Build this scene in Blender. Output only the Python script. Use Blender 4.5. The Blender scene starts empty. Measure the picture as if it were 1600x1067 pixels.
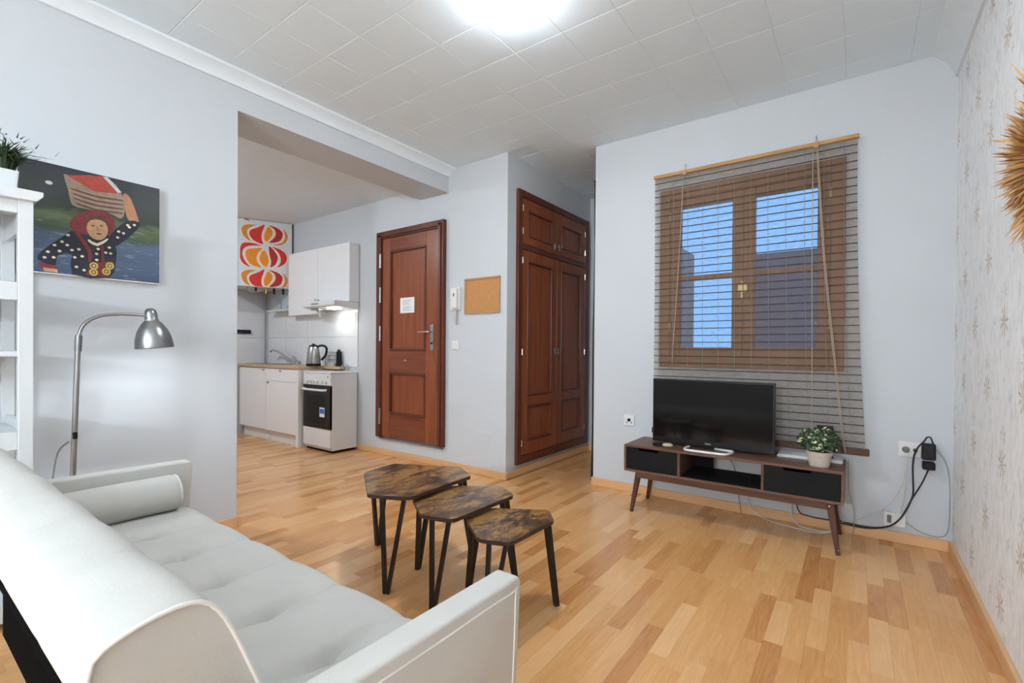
import bpy, bmesh, math, random
from mathutils import Matrix, Vector
random.seed(7)
scene = bpy.context.scene
COL = scene.collection
PI = math.pi

# ------------------------------------------------------------------ camera, sky, exposure
def set_camera():
    yaw, pitch, roll = math.radians(36.038), math.radians(-0.395), math.radians(0.439)
    fw = Vector((-math.sin(yaw), math.cos(yaw), 0)); rt = Vector((math.cos(yaw), math.sin(yaw), 0)); up = Vector((0, 0, 1))
    f = fw * math.cos(pitch) + up * math.sin(pitch)
    u = -fw * math.sin(pitch) + up * math.cos(pitch)
    r2 = rt * math.cos(roll) + u * math.sin(roll)
    u2 = -rt * math.sin(roll) + u * math.cos(roll)
    cd = bpy.data.cameras.new('camera'); cam = bpy.data.objects.new('camera', cd); COL.objects.link(cam)
    m = Matrix((r2, u2, -f)).transposed().to_4x4(); m.translation = (0, 0, 1.1)
    cam.matrix_world = m
    cd.sensor_width = 36.0; cd.lens = 741.4 / 1600 * 36; cd.shift_y = 18.46 / 1600
    cd.clip_start = 0.02; cd.clip_end = 100
    scene.camera = cam
set_camera()
world = bpy.data.worlds.new('dusk_sky'); scene.world = world; world.use_nodes = True
bgn = world.node_tree.nodes['Background']
bgn.inputs[0].default_value = (0.36, 0.84, 1.55, 1); bgn.inputs[1].default_value = 1.0
vs = scene.view_settings
vs.view_transform = 'Standard'; vs.look = 'None'; vs.gamma = 1; vs.use_curve_mapping = False
vs.exposure = 0.06
scene.cycles.caustics_reflective = False; scene.cycles.caustics_refractive = False; scene.cycles.blur_glossy = 1.0
LAMP_MAIN = 300.0      # main ceiling lamp (emission strength of the diffuser)
FILL_REAR = 450.0  # unseen pendant behind the camera, added to brighten the room
FILL_KITCHEN = 300.0  # unseen kitchen lamp, added to brighten the bay
LAMP_FLOOR = 280.0
LAMP_HOOD = 30.0
COOL = (0.87, 0.935, 1.01)   # daylight-white LED lamps

# ------------------------------------------------------------------ materials
MATS = {}
def lin(c):
    return tuple(((x / 255) / 12.92 if x / 255 <= 0.04045 else ((x / 255 + 0.055) / 1.055) ** 2.4) for x in c)
def new_mat(name):
    m = bpy.data.materials.new(name); m.use_nodes = True
    nt = m.node_tree; b = nt.nodes['Principled BSDF']; MATS[name] = m
    return m, nt, b
def N(nt, t, **kw):
    n = nt.nodes.new(t)
    for k, v in kw.items(): setattr(n, k, v)
    return n
def mth(nt, op, a, b=None, c=None):
    n = nt.nodes.new('ShaderNodeMath'); n.operation = op
    for i, x in enumerate((a, b, c)):
        if x is None: continue
        if isinstance(x, (int, float)): n.inputs[i].default_value = x
        else: nt.links.new(x, n.inputs[i])
    return n.outputs[0]
def coords(nt, scale=(1, 1, 1), kind='Object'):
    tc = N(nt, 'ShaderNodeTexCoord'); mp = N(nt, 'ShaderNodeMapping'); mp.inputs['Scale'].default_value = scale
    nt.links.new(tc.outputs[kind], mp.inputs[0]); return mp.outputs[0]
def noise(nt, vec, scale, detail=3, rough=0.55, dist=0.0):
    n = N(nt, 'ShaderNodeTexNoise'); n.inputs['Scale'].default_value = scale; n.inputs['Detail'].default_value = detail
    n.inputs['Roughness'].default_value = rough; n.inputs['Distortion'].default_value = dist
    nt.links.new(vec, n.inputs['Vector']); return n.outputs['Fac']
def ramp(nt, fac, stops, interp='LINEAR'):
    r = N(nt, 'ShaderNodeValToRGB'); r.color_ramp.interpolation = interp
    e = r.color_ramp.elements
    while len(e) < len(stops): e.new(0.5)
    for i, (p, c) in enumerate(stops):
        e[i].position = p; e[i].color = (*c, 1) if len(c) == 3 else c
    nt.links.new(fac, r.inputs[0]); return r.outputs[0]
def bump(nt, b, height, strength=0.2, dist=0.01):
    n = N(nt, 'ShaderNodeBump'); n.inputs['Strength'].default_value = strength; n.inputs['Distance'].default_value = dist
    nt.links.new(height, n.inputs['Height']); nt.links.new(n.outputs[0], b.inputs['Normal'])
def plain(name, rgb, rough=0.5, metal=0.0, var=0.06, vs_=12.0, bmp=0.0, bscale=60.0, spec=0.5):
    """a procedural material: base colour mottled by a fine noise, optional relief"""
    m, nt, b = new_mat(name); c = lin(rgb)
    v = coords(nt); f = noise(nt, v, vs_, 3)
    lo = tuple(x * (1 - var) for x in c); hi = tuple(min(1, x * (1 + var)) for x in c)
    nt.links.new(ramp(nt, f, [(0.3, lo), (0.7, hi)]), b.inputs['Base Color'])
    b.inputs['Roughness'].default_value = rough; b.inputs['Metallic'].default_value = metal
    b.inputs['Specular IOR Level'].default_value = spec
    if bmp: bump(nt, b, noise(nt, v, bscale, 4), bmp)
    return m
def wood(name, c1, c2, stretch=(1, 1, 12), scale=4, rough=0.35, c3=None, dist=0.6, bmp=0.03, spec=0.3):
    m, nt, b = new_mat(name)
    inv = tuple(1.0 / s for s in stretch)
    v = coords(nt, inv); f = noise(nt, v, scale * 6, 6, 0.6, dist); g = noise(nt, v, scale * 1.3, 2, 0.5, 0.3)
    mx = mth(nt, 'ADD', mth(nt, 'MULTIPLY', f, 0.6), mth(nt, 'MULTIPLY', g, 0.4))
    st = [(0.33, lin(c1)), (0.62, lin(c2))]
    if c3: st.insert(0, (0.22, lin(c3)))
    nt.links.new(ramp(nt, mx, st), b.inputs['Base Color'])
    b.inputs['Roughness'].default_value = rough; b.inputs['Specular IOR Level'].default_value = spec
    if bmp: bump(nt, b, f, bmp, 0.004)
    return m
def emit(name, rgb, strength):
    m, nt, b = new_mat(name)
    b.inputs['Base Color'].default_value = (0.9, 0.9, 0.9, 1)
    b.inputs['Emission Color'].default_value = (*rgb, 1); b.inputs['Emission Strength'].default_value = strength
    return m

plain('wall_paint', (200, 204, 207), 0.75, var=0.012, vs_=2.5)
plain('ceiling_paint', (231, 245, 253), 0.8, var=0.012, vs_=3)
plain('ceiling_gap', (222, 234, 240), 0.9)
plain('trim_white', (228, 236, 240), 0.6, var=0.02)
plain('white_lacquer', (214, 218, 219), 0.3, var=0.01)
plain('white_plastic', (228, 228, 224), 0.35, var=0.02)
plain('cabinet_white', (238, 238, 238), 0.28, var=0.012)
plain('enamel_white', (228, 229, 230), 0.22, var=0.01)
plain('tile_white', (226, 228, 230), 0.12, var=0.015)
plain('grout', (175, 175, 172), 0.8)
plain('chrome', (200, 200, 198), 0.16, 1.0, var=0.03)
plain('steel', (172, 172, 170), 0.3, 1.0, var=0.06, vs_=30)
plain('brushed_steel', (150, 152, 154), 0.3, 1.0, var=0.12, vs_=18)
plain('black_plastic', (12, 12, 13), 0.35, var=0.1, spec=0.3)
plain('black_gloss', (8, 8, 9), 0.08, var=0.05)
plain('black_matte', (13, 13, 14), 0.6, var=0.1, spec=0.2)
plain('black_lining', (5, 5, 6), 0.95, var=0.15, spec=0.05)
plain('black_metal', (38, 34, 33), 0.45, 0.4, var=0.12)
plain('cable_black', (20, 20, 22), 0.5)
plain('cable_white', (205, 202, 196), 0.5)
plain('cable_grey', (150, 149, 147), 0.5)
plain('cork', (186, 132, 80), 0.85, var=0.22, vs_=140, bmp=0.2, bscale=160)
plain('pale_wood', (176, 130, 84), 0.5, var=0.1)
plain('paper', (238, 238, 236), 0.8, var=0.01)
plain('ink', (150, 160, 178), 0.8)
plain('sofa_fabric', (198, 195, 188), 0.85, var=0.035, vs_=9, bmp=0.08, bscale=220, spec=0.2)
plain('sofa_piping', (224, 221, 213), 0.8, var=0.03)
plain('pot_ceramic', (204, 192, 178), 0.6, var=0.06, vs_=22)
plain('leaf_green', (62, 88, 52), 0.5, var=0.25)
plain('leaf_dark', (34, 52, 34), 0.55, var=0.25)
plain('leaf_cream', (190, 196, 150), 0.5, var=0.15)
plain('grass_green', (52, 72, 40), 0.5, var=0.3)
plain('soil', (50, 38, 30), 0.9, var=0.3, vs_=80)
plain('curtain_grey', (66, 60, 58), 0.9, var=0.15, vs_=30)
plain('stained_grey', (112, 110, 108), 0.6)
plain('sticker_blue', (60, 110, 190), 0.5)
plain('beige_plastic', (200, 186, 150), 0.45)
plain('reed_dark', (52, 36, 28), 0.7, var=0.2, vs_=40)
plain('thread', (130, 120, 108), 0.8)
plain('cord_beige', (170, 150, 132), 0.8)
plain('facade', (112, 102, 108), 0.9, var=0.05, vs_=1)
plain('facade_light', (150, 140, 140), 0.9, var=0.05, vs_=1)
plain('brass', (190, 160, 100), 0.3, 0.9)
wood('mahogany', (112, 57, 35), (144, 80, 50), (1, 1, 14), 5, 0.3, c3=(90, 44, 28))
wood('mahogany_rail', (102, 52, 34), (130, 73, 48), (14, 14, 1), 5, 0.3, c3=(82, 40, 27))
wood('mahogany_dark', (78, 39, 27), (100, 53, 36), (1, 1, 14), 5, 0.33)
wood('window_wood', (124, 78, 48), (150, 98, 64), (1, 1, 10), 4, 0.4)
wood('baseboard_wood', (208, 160, 112), (222, 176, 128), (12, 12, 1), 3, 0.4)
wood('walnut', (80, 54, 42), (112, 79, 62), (14, 1, 1), 5, 0.4, c3=(56, 36, 28))
wood('walnut_leg', (70, 40, 30), (92, 55, 42), (1, 1, 10), 5, 0.4)
wood('worktop_oak', (178, 146, 106), (198, 168, 128), (14, 1, 1), 4, 0.4)
wood('bamboo', (160, 118, 70), (190, 146, 92), (10, 1, 1), 5, 0.5)
wood('bamboo_dark', (66, 42, 28), (90, 60, 40), (10, 1, 1), 5, 0.5)

def mat_rustic():
    m, nt, b = new_mat('rustic_wood')
    v = coords(nt, (2.6, 1.1, 1.0)); f = noise(nt, v, 4.2, 6, 0.62, 0.9); g = noise(nt, v, 26, 5, 0.65, 0.6)
    mx = mth(nt, 'ADD', mth(nt, 'MULTIPLY', f, 0.72), mth(nt, 'MULTIPLY', g, 0.28))
    nt.links.new(ramp(nt, mx, [(0.37, lin((30, 25, 23))), (0.44, lin((66, 47, 35))), (0.49, lin((104, 74, 46))), (0.55, lin((160, 116, 58))), (0.60, lin((112, 88, 60))), (0.67, lin((134, 122, 106)))]), b.inputs['Base Color'])
    b.inputs['Roughness'].default_value = 0.3
mat_rustic()
plain('rustic_edge', (58, 38, 28), 0.5, var=0.2)

def mat_floor():
    """laminate: each strip carries its own tone in the mesh attribute 'tone'"""
    m, nt, b = new_mat('laminate')
    at = N(nt, 'ShaderNodeAttribute'); at.attribute_name = 'tone'
    tone = at.outputs['Fac']
    tc = N(nt, 'ShaderNodeTexCoord'); mp = N(nt, 'ShaderNodeMapping'); mp.inputs['Scale'].default_value = (1, 0.09, 1)
    nt.links.new(tc.outputs['Object'], mp.inputs[0])
    off = N(nt, 'ShaderNodeCombineXYZ'); nt.links.new(mth(nt, 'MULTIPLY', tone, 91.0), off.inputs[2])
    add = N(nt, 'ShaderNodeVectorMath'); add.operation = 'ADD'; nt.links.new(mp.outputs[0], add.inputs[0]); nt.links.new(off.outputs[0], add.inputs[1])
    f = noise(nt, add.outputs[0], 34, 5, 0.6, 2.2)
    mx = mth(nt, 'ADD', mth(nt, 'MULTIPLY', tone, 0.55), mth(nt, 'MULTIPLY', f, 0.48))
    c = ramp(nt, mx, [(0.16, lin((184, 120, 70))), (0.40, lin((210, 152, 94))), (0.62, lin((224, 169, 112))), (0.9, lin((232, 186, 134)))])
    nt.links.new(c, b.inputs['Base Color'])
    b.inputs['Roughness'].default_value = 0.22
    b.inputs['Specular IOR Level'].default_value = 0.45
mat_floor()
plain('floor_gap', (196, 140, 86), 0.5)

def mat_wallpaper():
    """pale vertical streaks with scattered beige palm rosettes (flat print)"""
    m, nt, b = new_mat('wallpaper')
    tc = N(nt, 'ShaderNodeTexCoord'); sp = N(nt, 'ShaderNodeSeparateXYZ'); nt.links.new(tc.outputs['Object'], sp.inputs[0])
    y, z = sp.outputs[1], sp.outputs[2]
    W, Hh = 0.265, 0.526
    def rosettes(offy, offz, r0, npet, ph):
        u = mth(nt, 'DIVIDE', mth(nt, 'ADD', y, offy), W)
        ci = mth(nt, 'FLOOR', u)
        v = mth(nt, 'ADD', mth(nt, 'DIVIDE', mth(nt, 'ADD', z, offz), Hh), mth(nt, 'MULTIPLY', ci, 0.5))
        fu = mth(nt, 'SUBTRACT', mth(nt, 'FRACT', u), 0.5); fv = mth(nt, 'SUBTRACT', mth(nt, 'FRACT', v), 0.5)
        du = mth(nt, 'MULTIPLY', fu, W); dv = mth(nt, 'MULTIPLY', fv, Hh)
        r = mth(nt, 'SQRT', mth(nt, 'ADD', mth(nt, 'MULTIPLY', du, du), mth(nt, 'MULTIPLY', dv, dv)))
        th = mth(nt, 'ARCTAN2', dv, du)
        pet = mth(nt, 'ABSOLUTE', mth(nt, 'SINE', mth(nt, 'ADD', mth(nt, 'MULTIPLY', th, npet), ph)))
        lim = mth(nt, 'MULTIPLY', mth(nt, 'POWER', pet, 1.6), r0)
        return mth(nt, 'MULTIPLY', mth(nt, 'LESS_THAN', r, lim), 1.0)
    big = rosettes(0.0425, 0.358, 0.062, 4.5, 0.4)
    sm = mth(nt, 'MAXIMUM', mth(nt, 'MAXIMUM', rosettes(0.0525, 0.25, 0.045, 3.5, 1.1), rosettes(0.15, 0.10, 0.030, 2.5, 0.3)), rosettes(0.11, 0.44, 0.024, 3.5, 0.9))
    br = noise(nt, coords(nt, (1, 1, 0.6)), 70, 3)
    big = mth(nt, 'MULTIPLY', big, ramp_fac(nt, br, 0.36, 0.5))
    sm = mth(nt, 'MULTIPLY', sm, ramp_fac(nt, br, 0.42, 0.55))
    sv = coords(nt, (1, 1, 0.22)); streak = noise(nt, sv, 75, 4, 0.6)
    leaf = noise(nt, coords(nt, (1, 1.0, 0.4)), 42, 3, 0.5, 0.6)
    base = ramp(nt, streak, [(0.35, lin((230, 232, 231))), (0.6, lin((247, 249, 249)))])
    lf = ramp_fac(nt, leaf, 0.6, 0.68)
    m1 = N(nt, 'ShaderNodeMix', data_type='RGBA'); nt.links.new(mth(nt, 'MULTIPLY', lf, 0.4), m1.inputs['Factor']); nt.links.new(base, m1.inputs['A']); m1.inputs['B'].default_value = (*lin((190, 187, 180)), 1)
    m2 = N(nt, 'ShaderNodeMix', data_type='RGBA'); nt.links.new(mth(nt, 'MULTIPLY', sm, 0.5), m2.inputs['Factor']); nt.links.new(m1.outputs['Result'], m2.inputs['A']); m2.inputs['B'].default_value = (*lin((170, 164, 154)), 1)
    m3 = N(nt, 'ShaderNodeMix', data_type='RGBA'); nt.links.new(mth(nt, 'MULTIPLY', big, 0.7), m3.inputs['Factor']); nt.links.new(m2.outputs['Result'], m3.inputs['A']); m3.inputs['B'].default_value = (*lin((172, 150, 122)), 1)
    nt.links.new(m3.outputs['Result'], b.inputs['Base Color']); b.inputs['Roughness'].default_value = 0.7
    bump(nt, b, streak, 0.05, 0.004)
def ramp_fac(nt, f, a, b_):
    n = N(nt, 'ShaderNodeMapRange'); n.inputs['From Min'].default_value = a; n.inputs['From Max'].default_value = b_
    nt.links.new(f, n.inputs['Value']); return n.outputs[0]
mat_wallpaper()

def mat_blind():
    """woven reed: thin sticks with open gaps between them"""
    m, nt, b = new_mat('blind_weave')
    v = coords(nt, (0.15, 0.15, 1)); f = noise(nt, v, 160, 3, 0.6)
    nt.links.new(ramp(nt, f, [(0.35, lin((124, 105, 86))), (0.65, lin((146, 128, 108)))]), b.inputs['Base Color'])
    b.inputs['Roughness'].default_value = 0.8
    n = N(nt, 'ShaderNodeMapRange'); n.inputs['From Min'].default_value = 0.35; n.inputs['From Max'].default_value = 0.65
    n.inputs['To Min'].default_value = 0.20; n.inputs['To Max'].default_value = 0.30
    nt.links.new(f, n.inputs['Value']); nt.links.new(n.outputs[0], b.inputs['Alpha'])
mat_blind()
def mat_glass():
    m, nt, b = new_mat('window_glass')
    out = nt.nodes['Material Output']
    tr = N(nt, 'ShaderNodeBsdfTransparent'); gl = N(nt, 'ShaderNodeBsdfGlossy'); gl.inputs['Roughness'].default_value = 0.02
    tr.inputs[0].default_value = (0.95, 0.97, 1.0, 1)
    fr = N(nt, 'ShaderNodeFresnel'); fr.inputs[0].default_value = 1.08
    mx = N(nt, 'ShaderNodeMixShader'); nt.links.new(fr.outputs[0], mx.inputs[0]); nt.links.new(tr.outputs[0], mx.inputs[1]); nt.links.new(gl.outputs[0], mx.inputs[2])
    nt.links.new(mx.outputs[0], out.inputs[0])
mat_glass()
def mat_painting():
    m, nt, b = new_mat('painted_ground')
    tc = N(nt, 'ShaderNodeTexCoord'); sp = N(nt, 'ShaderNodeSeparateXYZ'); nt.links.new(tc.outputs['Object'], sp.inputs[0])
    f = noise(nt, coords(nt, (1, 0.5, 1.6)), 14, 5, 0.6, 0.7); g = noise(nt, coords(nt, (1, 0.35, 2.0)), 30, 4, 0.6)
    h = mth(nt, 'ADD', mth(nt, 'DIVIDE', sp.outputs[2], 0.52), mth(nt, 'MULTIPLY', mth(nt, 'SUBTRACT', f, 0.5), 0.28))
    c = ramp(nt, h, [(0.02, lin((62, 78, 104))), (0.36, lin((88, 106, 132))), (0.44, lin((66, 82, 58))), (0.52, lin((94, 106, 72))), (0.60, lin((42, 54, 44))), (0.78, lin((50, 54, 54))), (0.98, lin((36, 40, 46)))])
    hi = ramp_fac(nt, g, 0.60, 0.72)
    lowm = ramp_fac(nt, sp.outputs[2], 0.30, 0.2)
    mx = N(nt, 'ShaderNodeMix', data_type='RGBA'); nt.links.new(mth(nt, 'MULTIPLY', mth(nt, 'MULTIPLY', hi, lowm), 0.75), mx.inputs['Factor'])
    nt.links.new(c, mx.inputs['A']); mx.inputs['B'].default_value = (*lin((170, 184, 200)), 1)
    nt.links.new(mx.outputs['Result'], b.inputs['Base Color']); b.inputs['Roughness'].default_value = 0.45
mat_painting()
for nm, c in dict(paint_tan=(152, 130, 112), paint_red=(168, 66, 52), paint_white=(196, 200, 206), paint_maroon=(122, 42, 46), paint_skin=(190, 150, 110), paint_arm=(172, 124, 90), paint_navy=(34, 36, 52), paint_belt=(116, 46, 36), paint_gold=(196, 168, 92), paint_cream=(222, 214, 178), paint_brown=(92, 58, 44),
                  print_orange=(232, 142, 28), print_red=(208, 44, 32), print_darkred=(176, 38, 40), print_amber=(206, 138, 56), print_pink=(248, 216, 196)).items():
    plain(nm, c, 0.6, var=0.14 if nm.startswith('paint') else 0.03, vs_=40)
def mat_straw():
    m, nt, b = new_mat('straw')
    at = N(nt, 'ShaderNodeAttribute'); at.attribute_name = 'tone'
    nt.links.new(ramp(nt, at.outputs['Fac'], [(0.0, lin((128, 82, 42))), (0.5, lin((186, 136, 82))), (1.0, lin((218, 178, 122)))]), b.inputs['Base Color'])
    b.inputs['Roughness'].default_value = 0.7
mat_straw()
emit('lamp_diffuser', COOL, LAMP_MAIN)
emit('fill_diffuser_rear', COOL, FILL_REAR)
emit('fill_diffuser_kitchen', COOL, FILL_KITCHEN)
emit('bulb_glow', COOL, LAMP_FLOOR)
emit('hood_glow', (0.95, 0.97, 0.92), LAMP_HOOD)

# ------------------------------------------------------------------ mesh helpers
class MB:
    """collects shapes in world coordinates; build() links them as one mesh object"""
    def __init__(s): s.v = []; s.f = []; s.m = []; s.t = []
    def add(s, vs_, fs, mi=0, tone=0.0):
        o = len(s.v); s.v += [tuple(p) for p in vs_]
        s.f += [tuple(i + o for i in f) for f in fs]; s.m += [mi] * len(fs); s.t += [tone] * len(fs); return s
    def box(s, x0, x1, y0, y1, z0, z1, mi=0, tone=0.0):
        return s.add([(x0, y0, z0), (x1, y0, z0), (x1, y1, z0), (x0, y1, z0), (x0, y0, z1), (x1, y0, z1), (x1, y1, z1), (x0, y1, z1)],
                     [(0, 3, 2, 1), (4, 5, 6, 7), (0, 1, 5, 4), (1, 2, 6, 5), (2, 3, 7, 6), (3, 0, 4, 7)], mi, tone)
    def prism(s, poly, axis, a0, a1, mi=0):
        def P(p, a):
            return (a, p[0], p[1]) if axis == 'x' else (p[0], a, p[1]) if axis == 'y' else (p[0], p[1], a)
        n = len(poly); vs_ = [P(p, a0) for p in poly] + [P(p, a1) for p in poly]
        return s.add(vs_, [tuple(range(n)), tuple(range(2 * n - 1, n - 1, -1))] + [(i, i + n, (i + 1) % n + n, (i + 1) % n) for i in range(n)], mi)
    def bar(s, p0, p1, w0, w1=None, d=None, mi=0):
        """square bar from p0 to p1, section w0 at p0 and w1 at p1"""
        w1 = w1 or w0; a = Vector(p0); b = Vector(p1); t = (b - a).normalized()
        ref = Vector((0, 0, 1)) if abs(t.z) < 0.9 else Vector((1, 0, 0))
        if d: ref = Vector(d)
        u = t.cross(ref).normalized(); w = t.cross(u).normalized(); vs_ = []
        for p, k in ((a, w0), (b, w1)):
            ku, kw = (k if isinstance(k, tuple) else (k, k))
            for i, j in ((-1, -1), (1, -1), (1, 1), (-1, 1)): vs_.append(p + u * i * ku / 2 + w * j * kw / 2)
        return s.add(vs_, [(3, 2, 1, 0), (4, 5, 6, 7), (0, 1, 5, 4), (1, 2, 6, 5), (2, 3, 7, 6), (3, 0, 4, 7)], mi)
    def tube(s, pts, r, n=8, smooth=4, mi=0):
        P = [Vector(p) for p in pts]
        if smooth and len(P) > 2:
            Q = []
            for i in range(len(P) - 1):
                a, b, c, d = P[max(i - 1, 0)], P[i], P[i + 1], P[min(i + 2, len(P) - 1)]
                for k in range(smooth):
                    t = k / smooth
                    Q.append(0.5 * ((2 * b) + (c - a) * t + (2 * a - 5 * b + 4 * c - d) * t * t + (3 * b - a - 3 * c + d) * t ** 3))
            P = Q + [P[-1]]
        vs_ = []; u = None
        for i, p in enumerate(P):
            t = (P[min(i + 1, len(P) - 1)] - P[max(i - 1, 0)]).normalized()
            if u is None: u = t.cross(Vector((0, 0, 1)) if abs(t.z) < 0.9 else Vector((1, 0, 0))).normalized()
            else:
                u = (u - t * u.dot(t)).normalized()
            w = t.cross(u); rr = r[0] + (r[1] - r[0]) * i / (len(P) - 1) if isinstance(r, tuple) else r
            for k in range(n): vs_.append(p + (u * math.cos(2 * PI * k / n) + w * math.sin(2 * PI * k / n)) * rr)
        L = len(P)
        fs = [(i * n + k, i * n + (k + 1) % n, (i + 1) * n + (k + 1) % n, (i + 1) * n + k) for i in range(L - 1) for k in range(n)]
        fs += [tuple(range(n - 1, -1, -1)), tuple(range((L - 1) * n, L * n))]
        return s.add(vs_, fs, mi)
    def cyl(s, p0, p1, r0, r1=None, n=16, mi=0):
        r1 = r0 if r1 is None else r1
        return s.tube([p0, p1], (r0, r1), n, 0, mi)
    def lathe(s, prof, c, n=24, axis=None, mi=0, closed=False):
        """profile of (r, h) turned about the axis through c"""
        ax = Vector(axis or (0, 0, 1)).normalized()
        u = ax.cross(Vector((0, 1, 0)) if abs(ax.y) < 0.9 else Vector((1, 0, 0))).normalized(); w = ax.cross(u); C = Vector(c)
        vs_ = [C + ax * h + (u * math.cos(2 * PI * k / n) + w * math.sin(2 * PI * k / n)) * max(r, 1e-4) for r, h in prof for k in range(n)]
        L = len(prof)
        fs = [(i * n + k, i * n + (k + 1) % n, (i + 1) * n + (k + 1) % n, (i + 1) * n + k) for i in range(L - 1) for k in range(n)]
        if closed: fs += [tuple(range(n - 1, -1, -1)), tuple(range((L - 1) * n, L * n))]
        return s.add(vs_, fs, mi)
    def build(s, name, mat, parent=None, bevel=0.0, smooth=False, loc=None, seg=2, tone=False, subsurf=0):
        o_ = ORIGIN.get(parent.name, Vector((0, 0, 0))) if parent is not None else Vector(loc or (0, 0, 0))
        me = bpy.data.meshes.new(name)
        me.from_pydata([tuple(Vector(p) - o_) for p in s.v], [], s.f)
        mats = mat if isinstance(mat, (list, tuple)) else [mat]
        for q in mats: me.materials.append(MATS[q])
        for i, p in enumerate(me.polygons):
            p.material_index = s.m[i]; p.use_smooth = bool(smooth)
        if tone:
            at = me.attributes.new('tone', 'FLOAT', 'FACE'); at.data.foreach_set('value', s.t)
        bm = bmesh.new(); bm.from_mesh(me); bmesh.ops.recalc_face_normals(bm, faces=bm.faces); bm.to_mesh(me); bm.free()
        if smooth is not True and smooth: me.set_sharp_from_angle(angle=smooth)
        o = bpy.data.objects.new(name, me); COL.objects.link(o)
        if parent is not None:
            o.parent = parent; ORIGIN[o.name] = o_
        else: o.location = o_
        if bevel:
            md = o.modifiers.new('bevel', 'BEVEL'); md.width = bevel; md.segments = seg; md.limit_method = 'ANGLE'
        if subsurf:
            md = o.modifiers.new('subsurf', 'SUBSURF'); md.levels = subsurf; md.render_levels = subsurf
        return o
ORIGIN = {}
SM = math.radians(40)
def tag(o, label, cat=None, group=None):
    o['label'] = label
    if cat: o['category'] = cat
    if group: o['group'] = group
    return o
def thing(name, label, cat, loc, group=None):
    o = bpy.data.objects.new(name, None); COL.objects.link(o); o.location = loc; o.empty_display_size = 0.1
    ORIGIN[o.name] = Vector(loc)
    return tag(o, label, cat, group)
def struct(o):
    o['kind'] = 'structure'; return o
def disc(cx, cz, rx, rz, n=16):
    return [(cx + rx * math.cos(2 * PI * k / n), cz + rz * math.sin(2 * PI * k / n)) for k in range(n)]
def spline(poly, k=3):
    """closed Catmull-Rom through 2-D points"""
    n = len(poly); out = []
    for i in range(n):
        a, b, c, d = poly[i - 1], poly[i], poly[(i + 1) % n], poly[(i + 2) % n]
        for j in range(k):
            t = j / k
            out.append(tuple(0.5 * (2 * b[q] + (c[q] - a[q]) * t + (2 * a[q] - 5 * b[q] + 4 * c[q] - d[q]) * t * t + (3 * b[q] - a[q] - 3 * c[q] + d[q]) * t ** 3) for q in (0, 1)))
    return out

# ------------------------------------------------------------------ the room
XL, XR, YT, YD, XW = -3.085, 0.435, 3.555, 3.22, -2.40      # left wall, wallpaper wall, TV wall, entry wall, wardrobe wall
YB, HC, XK, HK = -4.2, 2.77, -6.42, 2.66                      # rear wall, ceiling, kitchen end wall, kitchen ceiling
XP, YE = -1.75, 4.75                                          # passage edge, passage end

# floor: base slab + strips
floor_o = struct(MB().box(XK - 0.1, XR + 0.15, YB - 0.1, YE + 0.1, -0.08, -0.006).build('floor', 'floor_gap'))
def floor_strips():
    w = 0.0655; x0 = -0.083
    def inside(x, y0, y1):
        if x < XL:      # kitchen bay
            return max(y0, 0.25), min(y1, YD - 0.005)
        if x < XW: return max(y0, YB), min(y1, YD - 0.005)
        if x < XP: return max(y0, YB), min(y1, YE)
        return max(y0, YB), min(y1, YT - 0.002)
    k0 = int((XK - x0) / w) - 1; k1 = int((XR - x0) / w) + 1
    cand = []
    rnd = random.Random(11)
    for k in range(k0, k1):
        xa = x0 + k * w; xb = xa + w
        xa2, xb2 = max(xa, XK), min(xb, XR)
        if xb2 - xa2 < 0.004: continue
        y = YB - rnd.random() * 0.5
        while y < YE:
            L = rnd.choice((0.24, 0.3, 0.36, 0.42, 0.5, 0.58)); xm = (xa2 + xb2) / 2
            ya, yb = inside(xm, y, y + L); y += L
            if yb - ya < 0.02: continue
            t = min(1, max(0, rnd.gauss(0.55, 0.24)))
            if rnd.random() < 0.10: t = rnd.random() * 0.15
            cand.append((xa2, xb2, ya, yb, t))
    # size in the photograph: nearer strips show larger
    yaw = math.radians(36.038); fx, fy = -math.sin(yaw), math.cos(yaw); rx, ry = math.cos(yaw), math.sin(yaw)
    def show(c):
        cx, cy = (c[0] + c[1]) / 2, (c[2] + c[3]) / 2
        d = cx * fx + cy * fy; r = cx * rx + cy * ry
        if d < 1.0 or abs(r / d) > 1.12 or 1.1 / d > 0.75: return 0
        if cx < -0.62 and cy < 0.85: return 0
        if cx < XL and cy < 1.37: return 0
        return (c[3] - c[2]) / d ** 3
    cand.sort(key=show, reverse=True)
    g = 0.00015
    for c in cand[:300]:
        MB().box(c[0] + g, c[1] - g, c[2] + g, c[3] - g, -0.006, 0, tone=c[4]).build('strip', 'laminate', floor_o, tone=True)
    rest = MB()
    for c in cand[300:]: rest.box(c[0] + g, c[1] - g, c[2] + g, c[3] - g, -0.006, 0, tone=c[4])
    o = rest.build('strip_field', 'laminate', floor_o, tone=True); o['kind'] = 'stuff'
floor_strips()

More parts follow.
